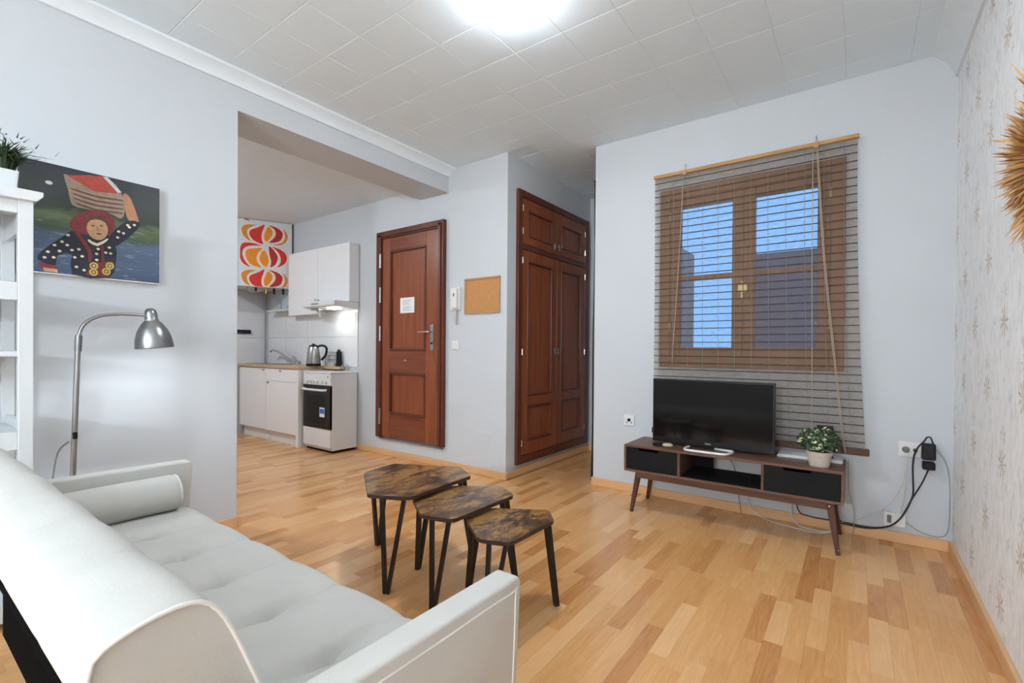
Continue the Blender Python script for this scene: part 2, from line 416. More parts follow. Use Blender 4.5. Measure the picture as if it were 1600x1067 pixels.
# ceiling slab with 30 cm tiles
ceil_o = struct(MB().box(XL - 0.12, XR + 0.12, YB - 0.1, YE + 0.1, HC + 0.002, HC + 0.1).build('ceiling', 'ceiling_gap'))
def ceiling_tiles():
    i = 0.003
    me = None
    def frustum(b, x0, x1, y0, y1):
        z1, z0 = HC + 0.002, HC
        b.add([(x0, y0, z1), (x1, y0, z1), (x1, y1, z1), (x0, y1, z1), (x0 + i, y0 + i, z0), (x1 - i, y0 + i, z0), (x1 - i, y1 - i, z0), (x0 + i, y1 - i, z0)],
              [(0, 1, 5, 4), (1, 2, 6, 5), (2, 3, 7, 6), (3, 0, 4, 7), (4, 5, 6, 7)])
    rest = MB(); proto = None
    xs = [-3.07 + 0.3 * k for k in range(12)] + [XR]
    ys = [YB] + [1.57 + 0.3 * k for k in range(-19, 11)]
    for a in range(len(xs) - 1):
        for c in range(len(ys) - 1):
            x0, x1, y0, y1 = xs[a], xs[a + 1], ys[c], ys[c + 1]
            if (x0 + x1) / 2 < XW and y0 > YD: continue
            if x0 > XP - 0.25 and y0 > YT: continue
            if x0 < XW: y1 = min(y1, YD) if y0 < YD else y1
            g = 0.0008
            if y0 < -0.2:
                frustum(rest, x0 + g, x1 - g, y0 + g, y1 - g); continue
            full = abs(x1 - x0 - 0.3) < 1e-6 and abs(y1 - y0 - 0.3) < 1e-6
            if full and proto is not None:
                t = proto.copy(); COL.objects.link(t); t.parent = ceil_o; t.location = (x0 - px, y0 - py, 0)
            else:
                b = MB(); frustum(b, x0 + g, x1 - g, y0 + g, y1 - g); t = b.build('tile', 'ceiling_paint', ceil_o)
                if full: proto, px, py = t, x0, y0
    r = rest.build('tile_field', 'ceiling_paint', ceil_o); r['kind'] = 'stuff'
ceiling_tiles()

# walls
struct(MB().box(XL - 0.14, XL, YB, 1.365, 0, HC + 0.02).build('wall_left', 'wall_paint'))
struct(MB().box(XL - 0.375, XL, 1.365, YD, 2.555, HC + 0.02).build('wall_beam', 'wall_paint'))
struct(MB().box(XK, XW, YD, YD + 0.13, 0, HC + 0.02).build('wall_entry', 'wall_paint'))
struct(MB().box(XW - 0.13, XW, YD + 0.13, YE, 0, HC + 0.02).build('wall_wardrobe', 'wall_paint'))
struct(MB().box(XW - 0.13, XP + 0.2, YE, YE + 0.1, 0, HC + 0.02).build('wall_passage_end', 'wall_paint'))
WX0, WX1, WZ0, WZ1 = -1.17, -0.10, 1.02, 2.26                 # window opening
b = MB(); b.box(XP, WX0, YT, YT + 0.22, 0, HC + 0.02); b.box(WX1, XR, YT, YT + 0.22, 0, HC + 0.02)
b.box(WX0, WX1, YT, YT + 0.22, 0, WZ0); b.box(WX0, WX1, YT, YT + 0.22, WZ1, HC + 0.02)
b.box(XP, XP + 0.2, YT + 0.22, YE, 0, HC + 0.02)
struct(b.build('wall_window', 'wall_paint'))
struct(MB().box(XR, XR + 0.12, YB, YT + 0.22, 0, HC + 0.02).build('wall_right', 'wallpaper'))
struct(MB().box(XL - 0.14, XR + 0.12, YB - 0.12, YB, 0, HC + 0.02).build('wall_rear', 'wall_paint'))
struct(MB().box(XK - 0.12, XK, 0.2, YD + 0.13, 0, HK + 0.1).build('wall_kitchen_end', 'wall_paint'))
struct(MB().box(XK, XL - 0.14, 0.08, 0.2, 0, HK + 0.1).build('wall_kitchen_side', 'wall_paint'))
struct(MB().box(XK, XL - 0.375, 0.2, YD, HK, HK + 0.1).build('ceiling_kitchen', 'trim_white'))
struct(MB().box(XL - 0.375, XL - 0.14, 0.2, 1.365, HK, HK + 0.1).build('ceiling_kitchen_bay', 'trim_white'))
# cornices
cl = [(XL, 2.695), (XL + 0.018, 2.695), (XL + 0.024, 2.71), (XL + 0.05, 2.738), (XL + 0.075, 2.752), (XL + 0.085, 2.757), (XL + 0.085, HC), (XL, HC)]
struct(MB().prism(cl, 'y', YB, YD, 0).build('trim_1', 'trim_white', smooth=math.radians(25)))
cr = [(XR, 2.625), (XR - 0.012, 2.625), (XR - 0.022, 2.66), (XR - 0.05, 2.715), (XR - 0.09, 2.755), (XR - 0.11, HC), (XR, HC)]
struct(MB().prism(cr, 'y', YB, YT, 0).build('trim_2', 'trim_white', smooth=math.radians(30)))
# baseboards
def base(name, x0, x1, y0, y1, h=0.062):
    struct(MB().box(x0, x1, y0, y1, 0, h).build(name, 'baseboard_wood', bevel=0.003))
base('baseboard_window', XP - 0.012, XR - 0.016, YT - 0.016, YT)
base('baseboard_right', XR - 0.016, XR, YB, YT)
base('baseboard_entry', -4.43, XW + 0.016, YD - 0.016, YD)
base('baseboard_wardrobe', XW, XW + 0.016, YD, YE)
base('baseboard_passage', XW + 0.016, XP, YE - 0.016, YE)
base('baseboard_left', XL, XL + 0.016, YB, 1.365)
base('baseboard_left_end', XL - 0.14, XL + 0.016, 1.365, 1.381)
base('baseboard_passage_side', XP - 0.014, XP, YT, YE - 0.016)

# window: wood frame, two casements with two panes each, sill
def window():
    fr = MB(); y0, y1 = YT - 0.022, YT + 0.07
    fr.box(-1.205, -1.13, y0, y1, 0.985, 2.295); fr.box(-0.14, -0.065, y0, y1, 0.985, 2.295)
    fr.box(-1.13, -0.14, y0, y1, 2.22, 2.295); fr.box(-1.13, -0.14, y0, y1, 0.985, 1.06)
    w = struct(fr.build('window_1', 'window_wood', bevel=0.004))
    ORIGIN[w.name] = Vector((0, 0, 0))
    for xa, xb in ((-1.13, -0.636), (-0.634, -0.14)):
        c = MB(); ca, cb = YT - 0.012, YT + 0.05; s = 0.07
        c.box(xa, xa + s, ca, cb, 1.06, 2.22); c.box(xb - s, xb, ca, cb, 1.06, 2.22)
        c.box(xa + s, xb - s, ca, cb, 2.15, 2.22); c.box(xa + s, xb - s, ca, cb, 1.06, 1.13); c.box(xa + s, xb - s, ca + 0.01, cb - 0.01, 1.615, 1.65)
        cs = c.build('casement', 'window_wood', w, bevel=0.004)
        for za, zb in ((1.13, 1.615), (1.65, 2.15)):
            MB().box(xa + s - 0.003, xb - s + 0.003, YT + 0.02, YT + 0.024, za - 0.003, zb + 0.003).build('pane', 'window_glass', cs)
    h = MB().box(-0.665, -0.605, YT - 0.032, YT - 0.012, 1.5, 1.56).box(-0.642, -0.628, YT - 0.05, YT - 0.03, 1.46, 1.58).build('latch', 'brass', w, bevel=0.003)
    for z in (1.25, 2.05):
        MB().cyl((-1.128, YT - 0.02, z), (-1.128, YT - 0.02, z + 0.07), 0.007, n=8).build('hinge', 'brass', w)
        MB().cyl((-0.142, YT - 0.02, z), (-0.142, YT - 0.02, z + 0.07), 0.007, n=8).build('hinge', 'brass', w)
window()

# what stands outside the window
def facade(name, label, x0, x1, y0, y1, z1, m):
    t = thing(name, label, 'building', ((x0 + x1) / 2, y0, -3.0))
    MB().box(x0, x1, y0, y1, -3.0, z1).build('wall', m, t)
    MB().box(x0, x1, y0, y1, z1, z1 + 0.05).build('parapet', m, t)
    return t
fa = facade('neighbour_building', 'mauve grey building wall seen through the right half of the window', -1.32, 2.5, 7.4, 9.0, 2.42, 'facade')
fb = facade('neighbour_building', 'small mauve wall corner seen at the left edge of the left pane', -4.4, -2.0, 6.2, 7.4, 2.5, 'facade_light')

# ------------------------------------------------------------------ entry door
def entry_door():
    d = struct(thing('door_1', 'dark red wooden entry door with two panels and steel lever handle', 'door', (-3.6, YD, 0.19)))
    del d['category']
    y = YD
    f = MB(); f.box(-4.075, -3.985, y - 0.045, y, 0.185, 2.31); f.box(-3.165, -3.105, y - 0.045, y, 0.185, 2.31); f.box(-3.985, -3.165, y - 0.045, y, 2.235, 2.31)
    f.build('door_frame', 'mahogany_dark', d, bevel=0.006)
    MB().box(-4.03, -3.985, y - 0.06, y - 0.045, 0.19, 2.28).build('frame_moulding', 'mahogany_dark', d, bevel=0.006)
    MB().box(-3.165, -3.13, y - 0.06, y - 0.045, 0.19, 2.28).build('frame_moulding', 'mahogany_dark', d, bevel=0.006)
    MB().box(-4.03, -3.13, y - 0.06, y - 0.045, 2.25, 2.285).build('frame_moulding', 'mahogany_dark', d, bevel=0.006)
    ya, yb = y - 0.036, y - 0.002
    MB().box(-3.98, -3.865, ya, yb, 0.2, 2.232).build('stile', 'mahogany', d, bevel=0.002)
    MB().box(-3.34, -3.185, ya, yb, 0.2, 2.232).build('stile', 'mahogany', d, bevel=0.002)
    for za, zb in ((0.2, 0.44), (0.865, 1.085), (2.10, 2.232)):
        MB().box(-3.865, -3.34, ya, yb, za, zb).build('rail', 'mahogany_rail', d, bevel=0.002)
    for za, zb in ((0.44, 0.865), (1.085, 2.10)):
        MB().box(-3.865, -3.34, ya + 0.016, yb, za, zb).build('panel', 'mahogany', d)
        mo = MB(); k = 0.022
        mo.box(-3.865, -3.34, ya - 0.008, ya + 0.018, za - 0.004, za + k); mo.box(-3.865, -3.34, ya - 0.008, ya + 0.018, zb - k, zb + 0.004)
        mo.box(-3.869, -3.865 + k, ya - 0.008, ya + 0.018, za + k, zb - k); mo.box(-3.34 - k, -3.336, ya - 0.008, ya + 0.018, za + k, zb - k)
        mo.build('panel_moulding', 'mahogany_dark', d, bevel=0.006)
    MB().box(-3.184, -3.178, ya - 0.002, yb, 0.2, 2.23).build('edge_seal', 'steel', d)
    hp = MB().box(-3.272, -3.228, ya - 0.008, ya, 1.09, 1.335).build('handle_plate', 'steel', d, bevel=0.004)
    MB().tube([(-3.25, ya - 0.008, 1.265), (-3.25, ya - 0.05, 1.265), (-3.28, ya - 0.058, 1.265), (-3.40, ya - 0.056, 1.262)], 0.009, 10).build('lever', 'chrome', hp, smooth=True)
    MB().cyl((-3.25, ya - 0.014, 1.16), (-3.25, ya - 0.007, 1.16), 0.011, n=12).build('keyhole', 'black_metal', hp)
    MB().lathe([(0.0, 0.016), (0.012, 0.012), (0.016, 0.004), (0.016, 0)], (-3.62, ya, 0.985), 14, (0, -1, 0)).build('peephole', 'brass', d, smooth=True)
    for za, zb in ((1.935, 2.08), (1.578, 1.735), (1.185, 1.335), (0.325, 0.49)):
        MB().cyl((-3.992, y - 0.056, za), (-3.992, y - 0.056, zb), 0.011, n=10).build('hinge', 'steel', d, smooth=SM)
    MB().box(-4.05, -3.13, y - 0.02, y, 0.165, 0.187).build('threshold_edge', 'stained_grey', d)
    p = tag(MB().box(-3.722, -3.517, ya - 0.001, ya + 0.0, 1.461, 1.614).build('paper_notice', 'paper', loc=(-3.62, ya + 0.0, 1.46)), 'square white paper notice stuck on the entry door', 'notice')
    p.location.y = ya + 0.0155
    ORIGIN[p.name] = Vector((-3.62, ya, 1.46))
    t = MB()
    for i in range(4): t.box(-3.69, -3.69 + (0.13, 0.14, 0.10, 0.12)[i], ya - 0.0016, ya - 0.001, 1.585 - 0.014 * i, 1.589 - 0.014 * i)
    for i in range(4): t.box(-3.68, -3.68 + (0.12, 0.13, 0.09, 0.13)[i], ya - 0.0016, ya - 0.001, 1.52 - 0.012 * i, 1.524 - 0.012 * i)
    t.build('print', 'ink', p)
entry_door()

# ------------------------------------------------------------------ built-in wardrobe
def wardrobe():
    w = thing('wardrobe', 'built-in dark red wood wardrobe with four panelled doors in the passage', 'wardrobe', (XW, 4.0, 0.1))
    x = XW
    f = MB(); f.box(x, x + 0.03, 3.345, 3.405, 0.10, 2.50); f.box(x, x + 0.03, 4.585, 4.675, 0.10, 2.50)
    f.box(x, x + 0.03, 3.405, 4.585, 2.44, 2.50); f.box(x, x + 0.03, 3.405, 4.585, 0.10, 0.17); f.box(x, x + 0.03, 3.405, 4.585, 1.985, 2.03)
    f.build('frame', 'mahogany_dark', w, bevel=0.003)
    def door(ya, yb, za, zb, panels, hinge_y, knob_y, knob_z):
        fx0, fx1 = x + 0.004, x + 0.026; s = 0.085
        b = MB(); b.box(fx0, fx1, ya, ya + s, za, zb); b.box(fx0, fx1, yb - s, yb, za, zb)
        zs = [za] + [q for p in panels for q in p] + [zb]
        for i in range(0, len(zs), 2): b.box(fx0, fx1, ya + s, yb - s, zs[i], zs[i + 1])
        d = b.build('door', 'mahogany', w, bevel=0.002)
        for pa, pb in panels:
            MB().box(fx0, fx0 + 0.008, ya + s, yb - s, pa, pb).build('panel', 'mahogany', d)
            m = MB(); k = 0.016
            for q in ((ya + s, yb - s, pa, pa + k), (ya + s, yb - s, pb - k, pb), (ya + s, ya + s + k, pa + k, pb - k), (yb - s - k, yb - s, pa + k, pb - k)):
                m.box(fx0, fx1 + 0.005, *q)
            m.build('moulding', 'mahogany_dark', d, bevel=0.005)
        kn = MB().box(fx1, fx1 + 0.004, knob_y - 0.013, knob_y + 0.013, knob_z - 0.03, knob_z + 0.03)
        kn.lathe([(0.006, 0), (0.006, 0.012), (0.014, 0.018), (0.014, 0.024), (0.0, 0.03)], (fx1 + 0.004, knob_y, knob_z), 12, (1, 0, 0))
        kn.build('knob', 'chrome', d, smooth=SM)
        n = 2 if zb - za < 0.6 else 3
        for i in range(n):
            z = za + 0.08 + (zb - za - 0.2) * i / (n - 1)
            MB().cyl((fx1 + 0.003, hinge_y, z), (fx1 + 0.003, hinge_y, z + 0.055), 0.006, n=8).build('hinge', 'chrome', d)
    door(3.408, 3.998, 2.035, 2.435, [(2.10, 2.34)], 3.41, 3.965, 2.10)
    door(4.002, 4.582, 2.035, 2.435, [(2.10, 2.34)], 4.58, 4.035, 2.10)
    door(3.408, 3.998, 0.175, 1.98, [(0.285, 0.605), (0.69, 1.89)], 3.41, 3.965, 1.09)
    door(4.002, 4.582, 0.175, 1.98, [(0.285, 0.605), (0.69, 1.89)], 4.58, 4.035, 1.09)
wardrobe()

# gathered grey curtain at the passage edge
def curtain():
    b = MB(); n = 26; rows = 14; vs_ = []
    for r in range(rows + 1):
        z = 0.015 + (2.5 - 0.015) * r / rows; fl = 1 + 0.5 * max(0, 1 - z / 0.5)
        for k in range(n + 1):
            t = k / n; vs_.append((XP - 0.008 - (0.012 + 0.012 * math.sin(k * 2.1) + 0.006 * math.sin(k * 5 + z * 3)) * fl - 0.012 * (fl - 1) , YT + 0.03 + 0.20 * t, z))
    fs = [(r * (n + 1) + k, r * (n + 1) + k + 1, (r + 1) * (n + 1) + k + 1, (r + 1) * (n + 1) + k) for r in range(rows) for k in range(n)]
    t = thing('curtain', 'narrow dark grey curtain gathered at the passage edge beside the window wall', 'curtain', (XP - 0.02, YT + 0.13, 0.015))
    o = b.add(vs_, fs).build('fabric', 'curtain_grey', t, smooth=True)
    md = o.modifiers.new('solid', 'SOLIDIFY'); md.thickness = 0.003; md.offset = 0
    MB().cyl((XP - 0.02, YT + 0.02, 2.5), (XP - 0.02, YT + 0.25, 2.5), 0.008, n=8).build('rod', 'black_metal', t)
curtain()

# ------------------------------------------------------------------ kitchen
def kitchen():
    # wall tiles behind the worktop (children of the entry wall and the kitchen end wall)
    we = bpy.data.objects['wall_entry']; ORIGIN[we.name] = Vector((0, 0, 0))
    wk = bpy.data.objects['wall_kitchen_end']; ORIGIN[wk.name] = Vector((0, 0, 0))
    g = 0.0012
    for za, zb in ((0.90, 1.235), (1.235, 1.57)):
        x = XK
        while x < -4.44:
            x1 = min(x + 0.5, -4.43); MB().box(x + g, x1 - g, YD - 0.008, YD, za + g, zb - g).build('tile', 'tile_white', we, bevel=0.001, seg=1); x += 0.5
        y = YD - 0.008
        while y > 2.3:
            MB().box(XK, XK + 0.008, max(y - 0.5, 2.3) + g, y - g, za + g, zb - g).build('tile', 'tile_white', wk, bevel=0.001, seg=1); y -= 0.5
    yf = 2.85; yb = YD - 0.01
    # base cabinets
    def base_cab(label, x0, x1, drawer):
        t = thing('base_cabinet', label, 'cabinet', ((x0 + x1) / 2, yf, 0), 'white kitchen base units')
        MB().box(x0, x1, yf + 0.02, yb, 0.13, 0.868).build('body', 'cabinet_white', t)
        MB().box(x0 + 0.01, x1, yf + 0.055, yf + 0.07, 0.0, 0.13).build('plinth', 'cabinet_white', t)
        zt = 0.862; zs = 0.72 if drawer else zt
        d = MB().box(x0 + 0.002, x1 - 0.002, yf, yf + 0.018, 0.13, zs - 0.003).build('door', 'cabinet_white', t, bevel=0.0015)
        kx = x0 + 0.05 if drawer else x1 - 0.06
        MB().box(kx - 0.02, kx + 0.02, yf - 0.012, yf, zs - 0.03, zs - 0.015).build('pull', 'steel', d, bevel=0.002)
        if drawer:
            q = MB().box(x0 + 0.002, x1 - 0.002, yf, yf + 0.018, zs, zt).build('drawer', 'cabinet_white', t, bevel=0.0015)
            MB().box((x0 + x1) / 2 - 0.02, (x0 + x1) / 2 + 0.02, yf - 0.012, yf, zt - 0.03, zt - 0.015).build('pull', 'steel', q, bevel=0.002)
    base_cab('white base cabinet with a single tall door under the sink', -6.37, -5.70, False)
    base_cab('white base cabinet with drawer above door, beside the cooker', -5.70, -5.03, True)
    tag(MB().box(-5.03, -4.985, yf - 0.005, yb, 0.0, 0.868).build('end_panel', 'cabinet_white', bevel=0.0015, loc=(-5.0, 3.0, 0)), 'white upright end panel between base cabinet and cooker', 'panel')
    w = thing('worktop', 'oak coloured worktop running over the white base cabinets', 'worktop', (-5.6, 3.0, 0.868))
    MB().box(-6.40, -4.97, yf - 0.015, YD - 0.009, 0.87, 0.902).build('slab', 'worktop_oak', w, bevel=0.002)
    MB().box(-4.97, -4.66, 3.13, YD - 0.009, 0.87, 0.902).build('slab', 'worktop_oak', w, bevel=0.002)
    s = thing('sink', 'steel inset sink in the oak worktop', 'sink', (-6.0, 3.02, 0.902))
    ring = MB(); ring.box(-6.28, -5.62, 2.90, 2.915, 0.902, 0.907); ring.box(-6.28, -5.62, 3.155, 3.17, 0.902, 0.907); ring.box(-6.28, -6.265, 2.915, 3.155, 0.902, 0.907); ring.box(-5.635, -5.62, 2.915, 3.155, 0.902, 0.907)
    ring.build('rim', 'steel', s); MB().box(-6.265, -5.635, 2.915, 3.155, 0.9025, 0.904).build('basin', 'brushed_steel', s)
    f = thing('faucet', 'chrome mixer tap with long slanting spout beside the kettle', 'faucet', (-5.56, 3.12, 0.907))
    MB().cyl((-5.56, 3.12, 0.907), (-5.56, 3.12, 0.985), 0.024, 0.021, n=14).build('body', 'chrome', f, smooth=SM)
    MB().tube([(-5.57, 3.12, 0.945), (-5.70, 3.11, 0.98), (-5.88, 3.09, 1.055), (-6.0, 3.08, 1.075), (-6.05, 3.08, 1.055)], (0.012, 0.011), 10).build('spout', 'chrome', f, smooth=True)
    MB().box(-5.60, -5.545, 3.108, 3.132, 0.985, 1.005).bar((-5.57, 3.12, 1.0), (-5.68, 3.115, 1.03), (0.02, 0.008)).build('lever', 'chrome', f, bevel=0.002)
    # kettle
    k = thing('electric_kettle', 'steel electric kettle with black handle on the worktop', 'kettle', (-4.99, 3.03, 0.902))
    c = (-4.99, 3.03, 0)
    MB().lathe([(0.0, 0.902), (0.078, 0.902), (0.08, 0.922), (0.076, 0.932), (0, 0.932)], c, 24).build('base', 'black_plastic', k, smooth=SM)
    MB().lathe([(0.076, 0.932), (0.078, 0.95), (0.068, 1.05), (0.056, 1.11), (0.05, 1.12), (0, 1.122)], c, 28).build('body', 'steel', k, smooth=SM)
    MB().lathe([(0.052, 1.118), (0.046, 1.135), (0.02, 1.145), (0.012, 1.155), (0, 1.156)], c, 24).build('lid', 'black_plastic', k, smooth=SM)
    MB().tube([(-4.955, 3.06, 1.12), (-4.92, 3.09, 1.135), (-4.88, 3.12, 1.11), (-4.885, 3.115, 1.03), (-4.92, 3.085, 0.97)], 0.013, 10).build('handle', 'black_plastic', k, smooth=True)
    MB().prism([(-5.045, 1.06), (-5.075, 1.105), (-5.03, 1.115)], 'y', 3.0, 3.03).build('spout', 'steel', k)
    # dish rack with a black stand
    r = thing('wire_rack', 'small wire rack on the worktop right of the kettle', 'rack', (-4.82, 3.16, 0.902))
    for z in (0.925, 0.975, 1.02, 1.06):
        MB().tube([(-4.93, 3.14, z), (-4.74, 3.14, z), (-4.74, 3.19, z), (-4.93, 3.19, z), (-4.93, 3.14, z)], 0.0022, 6, 0).build('wire', 'chrome', r)
    for x in (-4.93, -4.74):
        for y in (3.14, 3.19): MB().cyl((x, y, 0.902), (x, y, 1.065), 0.003, n=6).build('post', 'chrome', r)
    MB().box(-4.9, -4.78, 3.15, 3.18, 0.905, 0.94).build('sponge_tray', 'white_plastic', r)
    q = thing('knife_block', 'narrow black block standing at the end of the worktop', 'block', (-4.70, 3.16, 0.902))
    MB().prism([(-4.727, 0.902), (-4.668, 0.902), (-4.682, 0.96), (-4.688, 1.07), (-4.722, 1.07)], 'y', 3.14, 3.19).build('body', 'black_plastic', q, bevel=0.004)
    for i in range(3): MB().box(-4.72 + 0.012 * i, -4.713 + 0.012 * i, 3.155, 3.172, 1.07, 1.09).build('knife_handle', 'black_matte', q)
    # cooker
    c = thing('cooker', 'white freestanding cooker with black glass oven door beside the entry wall', 'cooker', (-4.70, 3.04, 0))
    x0, x1, y0, y1 = -4.945, -4.43, 2.885, YD - 0.012
    MB().box(x0, x1, y0 + 0.02, y1, 0.025, 0.835).build('body', 'enamel_white', c, bevel=0.004)
    MB().box(x0 - 0.003, x1 + 0.003, y0 - 0.002, y1, 0.835, 0.852).build('hob_lid', 'enamel_white', c, bevel=0.004)
    cp = MB().box(x0, x1, y0 - 0.002, y0 + 0.02, 0.71, 0.833).build('control_panel', 'enamel_white', c, bevel=0.004)
    for i, kx in enumerate((0.09, 0.15, 0.21, 0.27, 0.36, 0.43)):
        MB().lathe([(0.019, 0), (0.017, 0.018), (0, 0.02)], (x0 + kx, y0 - 0.002, 0.752), 12, (0, -1, 0)).build('knob', 'white_plastic', cp, smooth=SM)
    MB().cyl((x1 - 0.05, y0 - 0.005, 0.80), (x1 - 0.05, y0 - 0.001, 0.80), 0.008, n=10).build('button', 'black_plastic', cp)
    od = MB().box(x0 + 0.004, x1 - 0.004, y0 - 0.006, y0 + 0.02, 0.252, 0.705).build('oven_door', 'black_gloss', c, bevel=0.003)
    MB().box(x0 + 0.07, x1 - 0.09, y0 - 0.0075, y0 - 0.006, 0.30, 0.60).build('window', 'black_plastic', od)
    MB().tube([(x0 + 0.04, y0 - 0.006, 0.665), (x0 + 0.05, y0 - 0.035, 0.66), (x1 - 0.08, y0 - 0.035, 0.66), (x1 - 0.07, y0 - 0.006, 0.665)], 0.013, 8, 2).build('handle', 'white_plastic', od, smooth=True)
    st = MB().box(x1 - 0.19, x1 - 0.10, y0 - 0.0088, y0 - 0.0076, 0.375, 0.475).build('sticker', 'paper', od)
    MB().box(x1 - 0.185, x1 - 0.105, y0 - 0.0094, y0 - 0.0088, 0.41, 0.462).build('sticker_print', 'sticker_blue', od)
    MB().box(x0 + 0.002, x1 - 0.002, y0 - 0.004, y0 + 0.02, 0.055, 0.245).build('drawer', 'enamel_white', c, bevel=0.003)
    MB().box(x0 + 0.02, x1 - 0.02, y0 + 0.03, y1 - 0.02, 0.0, 0.03).build('foot_rail', 'black_matte', c)
    h = MB().tube([(-4.665, 3.17, 0.905), (-4.62, 3.185, 0.93), (-4.585, 3.195, 0.90), (-4.58, 3.198, 0.855)], 0.006, 8).build('gas_hose', 'cable_grey', loc=(-4.62, 3.18, 0.855), smooth=True)
    tag(h, 'short grey gas hose looping over the back of the cooker', 'hose')
    # wall cabinets and hood
    yc = 3.10
    def wall_cab(label, x0, x1, z0, hinge_right):
        t = thing('wall_cabinet', label, 'cabinet', ((x0 + x1) / 2, YD, z0), 'white kitchen wall units')
        MB().box(x0, x1, yc + 0.018, YD - 0.001, z0, 2.25).build('body', 'cabinet_white', t)
        d = MB().box(x0 + 0.0015, x1 - 0.0015, yc, yc + 0.018, z0, 2.25).build('door', 'cabinet_white', t, bevel=0.0015)
        kx = x0 + 0.03 if hinge_right else x1 - 0.03
        MB().lathe([(0.006, 0), (0.006, 0.01), (0.012, 0.016), (0, 0.02)], (kx, yc, 1.655 if z0 > 1.55 else 1.66), 10, (0, -1, 0)).build('knob', 'steel', d, smooth=True)
    wall_cab('tall white wall cabinet left of the cooker hood', -5.66, -5.03, 1.50, False)
    wall_cab('shorter white wall cabinet directly above the cooker hood', -5.03, -4.425, 1.615, True)
    hd = thing('cooker_hood', 'white slim cooker hood with lit underside below the wall cabinets', 'cooker hood', (-4.74, YD, 1.53))
    MB().prism([(2.92, 1.562), (2.92, 1.612), (3.095, 1.612), (YD - 0.001, 1.612), (YD - 0.001, 1.53), (2.96, 1.55)], 'x', -5.04, -4.43).build('canopy', 'enamel_white', hd, bevel=0.003)
    MB().box(-4.86, -4.72, 2.916, 2.921, 1.578, 1.594).build('switch_panel', 'steel', hd)
    MB().box(-4.72, -4.56, 3.02, 3.10, 1.5345, 1.5445).build('lamp_lens', 'hood_glow', hd)
    MB().box(-5.0, -4.84, 3.0, 3.18, 1.53, 1.543).build('filter', 'steel', hd)
    for dx in (-4.91, -4.89): MB().cyl((dx, 3.05, 1.46), (dx, 3.05, 1.545), 0.003, n=6).build('hook', 'chrome', hd)
    # wall shelf beside the cabinet
    sh = thing('wall_shelf', 'small white bracket shelf on the tiles left of the wall cabinets', 'shelf', (-5.9, YD, 1.55))
    MB().box(-6.16, -5.67, 3.08, YD - 0.009, 1.565, 1.583).build('board', 'white_lacquer', sh, bevel=0.002)
    for x in (-6.05, -5.8):
        MB().prism([(3.09, 1.583), (YD - 0.009, 1.583), (YD - 0.009, 1.68)], 'x', x - 0.01, x + 0.01).build('bracket', 'white_lacquer', sh)
    # boiler behind a printed cover
    bo = thing('boiler_cover', 'white boiler cover printed with orange and red retro bulbs', 'boiler cover', (-5.86, 2.93, 1.845))
    ang = math.radians(-24); bo.rotation_euler = (0, 0, ang)
    W2, D, z0, z1 = 0.285, 0.36, 1.845, 2.655
    ox, oy, oz = -5.86, 2.93, 1.845
    # local frame: front face at +x, width along y
    ca, sa = math.cos(-ang), math.sin(-ang)
    def loc2(wx, wy): return (ox + (wx - ox) * ca - (wy - oy) * sa, oy + (wx - ox) * sa + (wy - oy) * ca)
    plan = [(ox, oy - W2), (ox, oy + W2), loc2(-5.95, 3.205), loc2(-6.40, 3.205), loc2(-6.40, 2.68)]
    MB().prism(plan, 'z', z0, z1).build('casing', 'white_lacquer', bo, bevel=0.004)
    def pt(p): return (oy - W2 + 2 * W2 * p[0] / 575.0, z1 - (z1 - z0) * (p[1] - 55) / 890.0)
    A = [(180, 125), (80, 130), (25, 170), (20, 230), (50, 300), (115, 345), (90, 290), (75, 230), (95, 180), (150, 140)]
    B = [(265, 105), (200, 150), (120, 195), (100, 240), (120, 300), (170, 345), (250, 370), (235, 310), (235, 230), (255, 160)]
    C_ = [(300, 130), (345, 160), (355, 210), (335, 270), (290, 330), (262, 300), (265, 230), (285, 170)]
    D_ = [(310, 110), (400, 130), (460, 180), (465, 240), (430, 310), (320, 345), (370, 270), (390, 210), (370, 150)]
    E_ = [(470, 140), (515, 190), (525, 250), (500, 320), (440, 360), (360, 368), (450, 330), (490, 270), (492, 210)]
    F_ = [(235, 390), (120, 368), (40, 378), (8, 430), (4, 520), (8, 590), (40, 650), (110, 690), (60, 620), (30, 540), (35, 470), (80, 420), (160, 400)]
    G_ = [(240, 425), (140, 440), (75, 465), (60, 520), (80, 600), (130, 660), (235, 685), (195, 630), (180, 560), (200, 490)]
    H_ = [(265, 450), (300, 520), (312, 600), (285, 675), (235, 630), (212, 570), (225, 500)]
    I_ = [(315, 390), (370, 440), (410, 510), (410, 570), (380, 640), (330, 670), (340, 600), (320, 500)]
    J_ = [(350, 395), (440, 420), (500, 470), (515, 540), (490, 610), (410, 665), (445, 590), (440, 510), (400, 440)]
    lst = []
    for dy in (0, 600):
        for poly, m in ((A, 'print_amber'), (B, 'print_red'), (C_, 'print_orange'), (D_, 'print_darkred'), (E_, 'print_amber')):
            lst.append(([(x, min(y + dy, 938)) for x, y in poly], m))
    lst += [(F_, 'print_red'), (G_, 'print_orange'), (H_, 'print_orange'), (I_, 'print_darkred'), (J_, 'print_red'), ([(40, 57), (75, 57), (110, 84), (80, 78)], 'print_darkred')]
    for poly, m in lst:
        cx = sum(p[0] for p in poly) / len(poly); cy = sum(p[1] for p in poly) / len(poly)
        halo = [(min(570, max(3, cx + (x - cx) * 1.0 + (12 if x > cx else -12))), min(942, max(57, cy + (y - cy) * 1.0 + (6 if y > cy else -6)))) for x, y in poly]
        MB().prism([pt(p) for p in spline(halo, 3)], 'x', ox, ox + 0.0006).build('print_outline', 'print_pink', bo)
